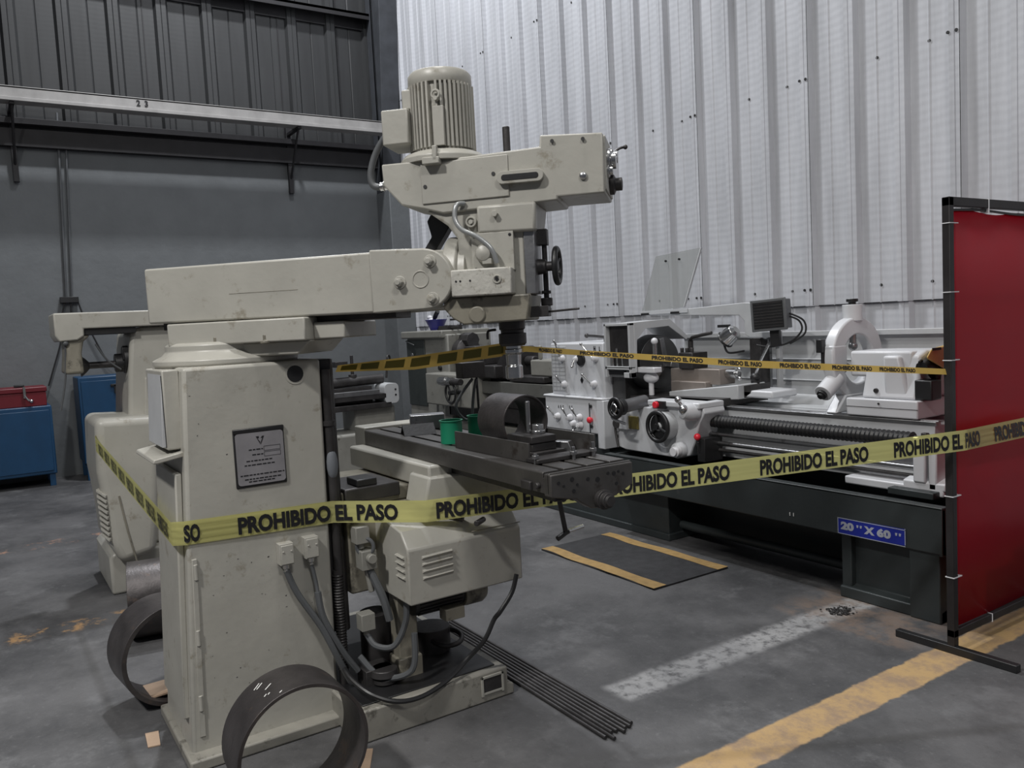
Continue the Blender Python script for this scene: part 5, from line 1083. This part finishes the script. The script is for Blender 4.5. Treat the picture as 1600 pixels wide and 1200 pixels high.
for px, py in ((688, 575), (691, 611), (691, 619), (683, 628)): p = Yq(px, py, 4.59); b.cyl((p.x, 4.605, p.z), (p.x, 4.57, p.z), .028, n=14)
l2p(b, 'push_button', BLACK, hd2)
b = B(); p = Yq(706, 632, 4.3); b.tube([(p.x, 4.36, p.z+.02), (p.x+.02, 4.26, p.z), (p.x+.16, 4.24, p.z+.05)], .010, sub=2); p = Yq(706, 608, 4.3); b.tube([(p.x, 4.36, p.z), (p.x+.14, 4.30, p.z+.03)], .008, sub=1); l2p(b, 'apron_lever', STEEL, cg, bev=0)
b = B(); b.box(-8.0, -7.2, 4.45, 4.95, 1.03, 1.16); b.box(-8.15, -7.5, 4.5, 4.85, 1.16, 1.24); b.box(-7.9, -7.66, 4.5, 4.7, 1.22, 1.36); sd2 = l2p(b, 'carriage', DSTEEL, bev=.012)
b = B(); b.prism([(-7.45, 1.02), (-6.95, 1.02), (-6.95, 1.32), (-7.05, 1.35), (-7.15, 1.33)], 4.55, 4.85, 'y'); b.cyl((-6.95, 4.7, 1.2), (-6.80, 4.7, 1.2), .05); b.box(-7.0, -6.4, 4.5, 4.9, 1.0, 1.06); l2p(b, 'tailstock', DSTEEL, bev=.01)
b = B(); b.rev([(.10, 0), (.17, .02), (.17, .14), (.14, .16), (.06, .2)], (-8.45, 4.8, 1.28), (1, 0, 0), 32); b.cyl((-8.4, 4.8, 1.42), (-8.2, 4.8, 1.42), .09, n=8); l2p(b, 'chuck', DSTEEL, hd2, bev=.004)
b = B(); b.cyl((-8.1, 4.75, 1.30), (-7.3, 4.75, 1.31), .055, n=20); l2p(b, 'bar_stock', GSTEEL, bev=0)
b = B(); b.box(-6.7, -6.0, 4.56, 4.98, 1.06, 1.22); b.box(-6.62, -6.58, 4.6, 4.64, 1.22, 1.36); b.box(-6.45, -6.1, 4.6, 4.9, 1.0, 1.1); l2p(b, 'tailstock_base', CREAM3, bev=.015)
b = B(); b.cyl((-8.9, 4.75, 1.55), (-8.9, 4.75, 1.62), .03); b.tube([(-8.85, 4.7, 1.565), (-8.55, 4.7, 1.57), (-8.35, 4.7, 1.585)], .012, sub=1); b.tube([(-8.62, 4.75, 1.67), (-8.38, 4.75, 1.67), (-8.38, 4.75, 1.56)], .012, sub=1); b.box(-8.75, -8.52, 4.65, 4.85, 1.55, 1.60); l2p(b, 'top_levers', DSTEEL, hd2)
bo = thing('plastic_bowl', 'blue plastic bowl with tools in it on top of the old lathe headstock', 'bowl', (-8.93, 4.72, 1.552))
b = B(); b.rev([(.075, 0), (.13, .12), (.137, .125), (.137, .13), (.125, .13), (.07, .008), (.001, .006)], (-8.93, 4.72, 1.553), (0, 0, 1), 32); b.build('bowl', NAVY, bo, bev=0)
tl = thing('hand_brush', 'black hand brush sticking out of the blue bowl', 'brush', (-8.93, 4.72, 1.57))
b = B(); b.tube([(-9.0, 4.70, 1.60), (-8.9, 4.68, 1.69), (-8.80, 4.68, 1.78)], [.020]*7+[.028]*7, n=8); b.build('brush', BLACK, tl, bev=0)
b = B(); b.sph((-8.98, 4.70, 1.66), .075, sc=(1.2, .8, .6)); b.sph((-9.03, 4.69, 1.71), .04, sc=(1.2, .8, .7)); tag(b.build('white_rag', WPLAST, bev=0, loc=(-8.98, 4.7, 1.6)), 'crumpled white rag lying in the blue bowl', 'rag')

# ---------------- third machine seen between column and table ----------------
m3 = thing('shaping_machine', 'dark machine with a long cylinder and pale end cap, seen through the mill', 'machine', (-8.5, 3.4, 0))
def m3p(b, n, m, p=m3, **k): return b.build(n, m, p, **k)
b = B(); b.box(-8.85, -8.25, 2.9, 3.84, .0, .50); b.box(-8.8, -8.4, 3.38, 3.86, .48, .76); m3p(b, 'pedestal', CREAM3, bev=.03, seg=3)
b = B(); b.box(-8.75, -8.3, 2.8, 3.78, .74, .80); b.box(-8.7, -8.3, 2.8, 3.72, .84, .90); b.box(-8.7, -8.45, 2.8, 3.62, .80, .98); bd3 = m3p(b, 'slide', DSTEEL, bev=.006)
b = B(); b.box(-8.40, -8.295, 3.0, 3.64, .895, .945); m3p(b, 'slide_face', GSTEEL, bd3)
b = B(); b.cyl((-8.5, 2.8, 1.03), (-8.5, 3.77, 1.05), .055, n=22); m3p(b, 'cylinder', DSTEEL, bev=.004)
b = B(); b.prism(rrect(3.70, 3.87, .78, 1.0, .05), -8.6, -8.3, 'x'); b.mi = 1
for z in (.87, .93): b.cyl((-8.3, 3.83, z), (-8.295, 3.83, z), .012, n=10)
m3p(b, 'end_cap', [LGREY, BLACK], bev=.006)
b = B(); b.cyl((-8.5, 3.42, 1.08), (-8.5, 3.42, 1.33), .018, n=10); b.cyl((-8.5, 3.42, 1.08), (-8.5, 3.42, 1.12), .045); b.cbox((-8.5, 3.28, 1.24), .12, .14, .06); b.tor((-8.5, 3.86, 1.26), (.7, .7, 0), .045, .012); b.cyl((-8.5, 3.82, 1.05), (-8.5, 3.84, 1.22), .012); m3p(b, 'clamp_post', DSTEEL)
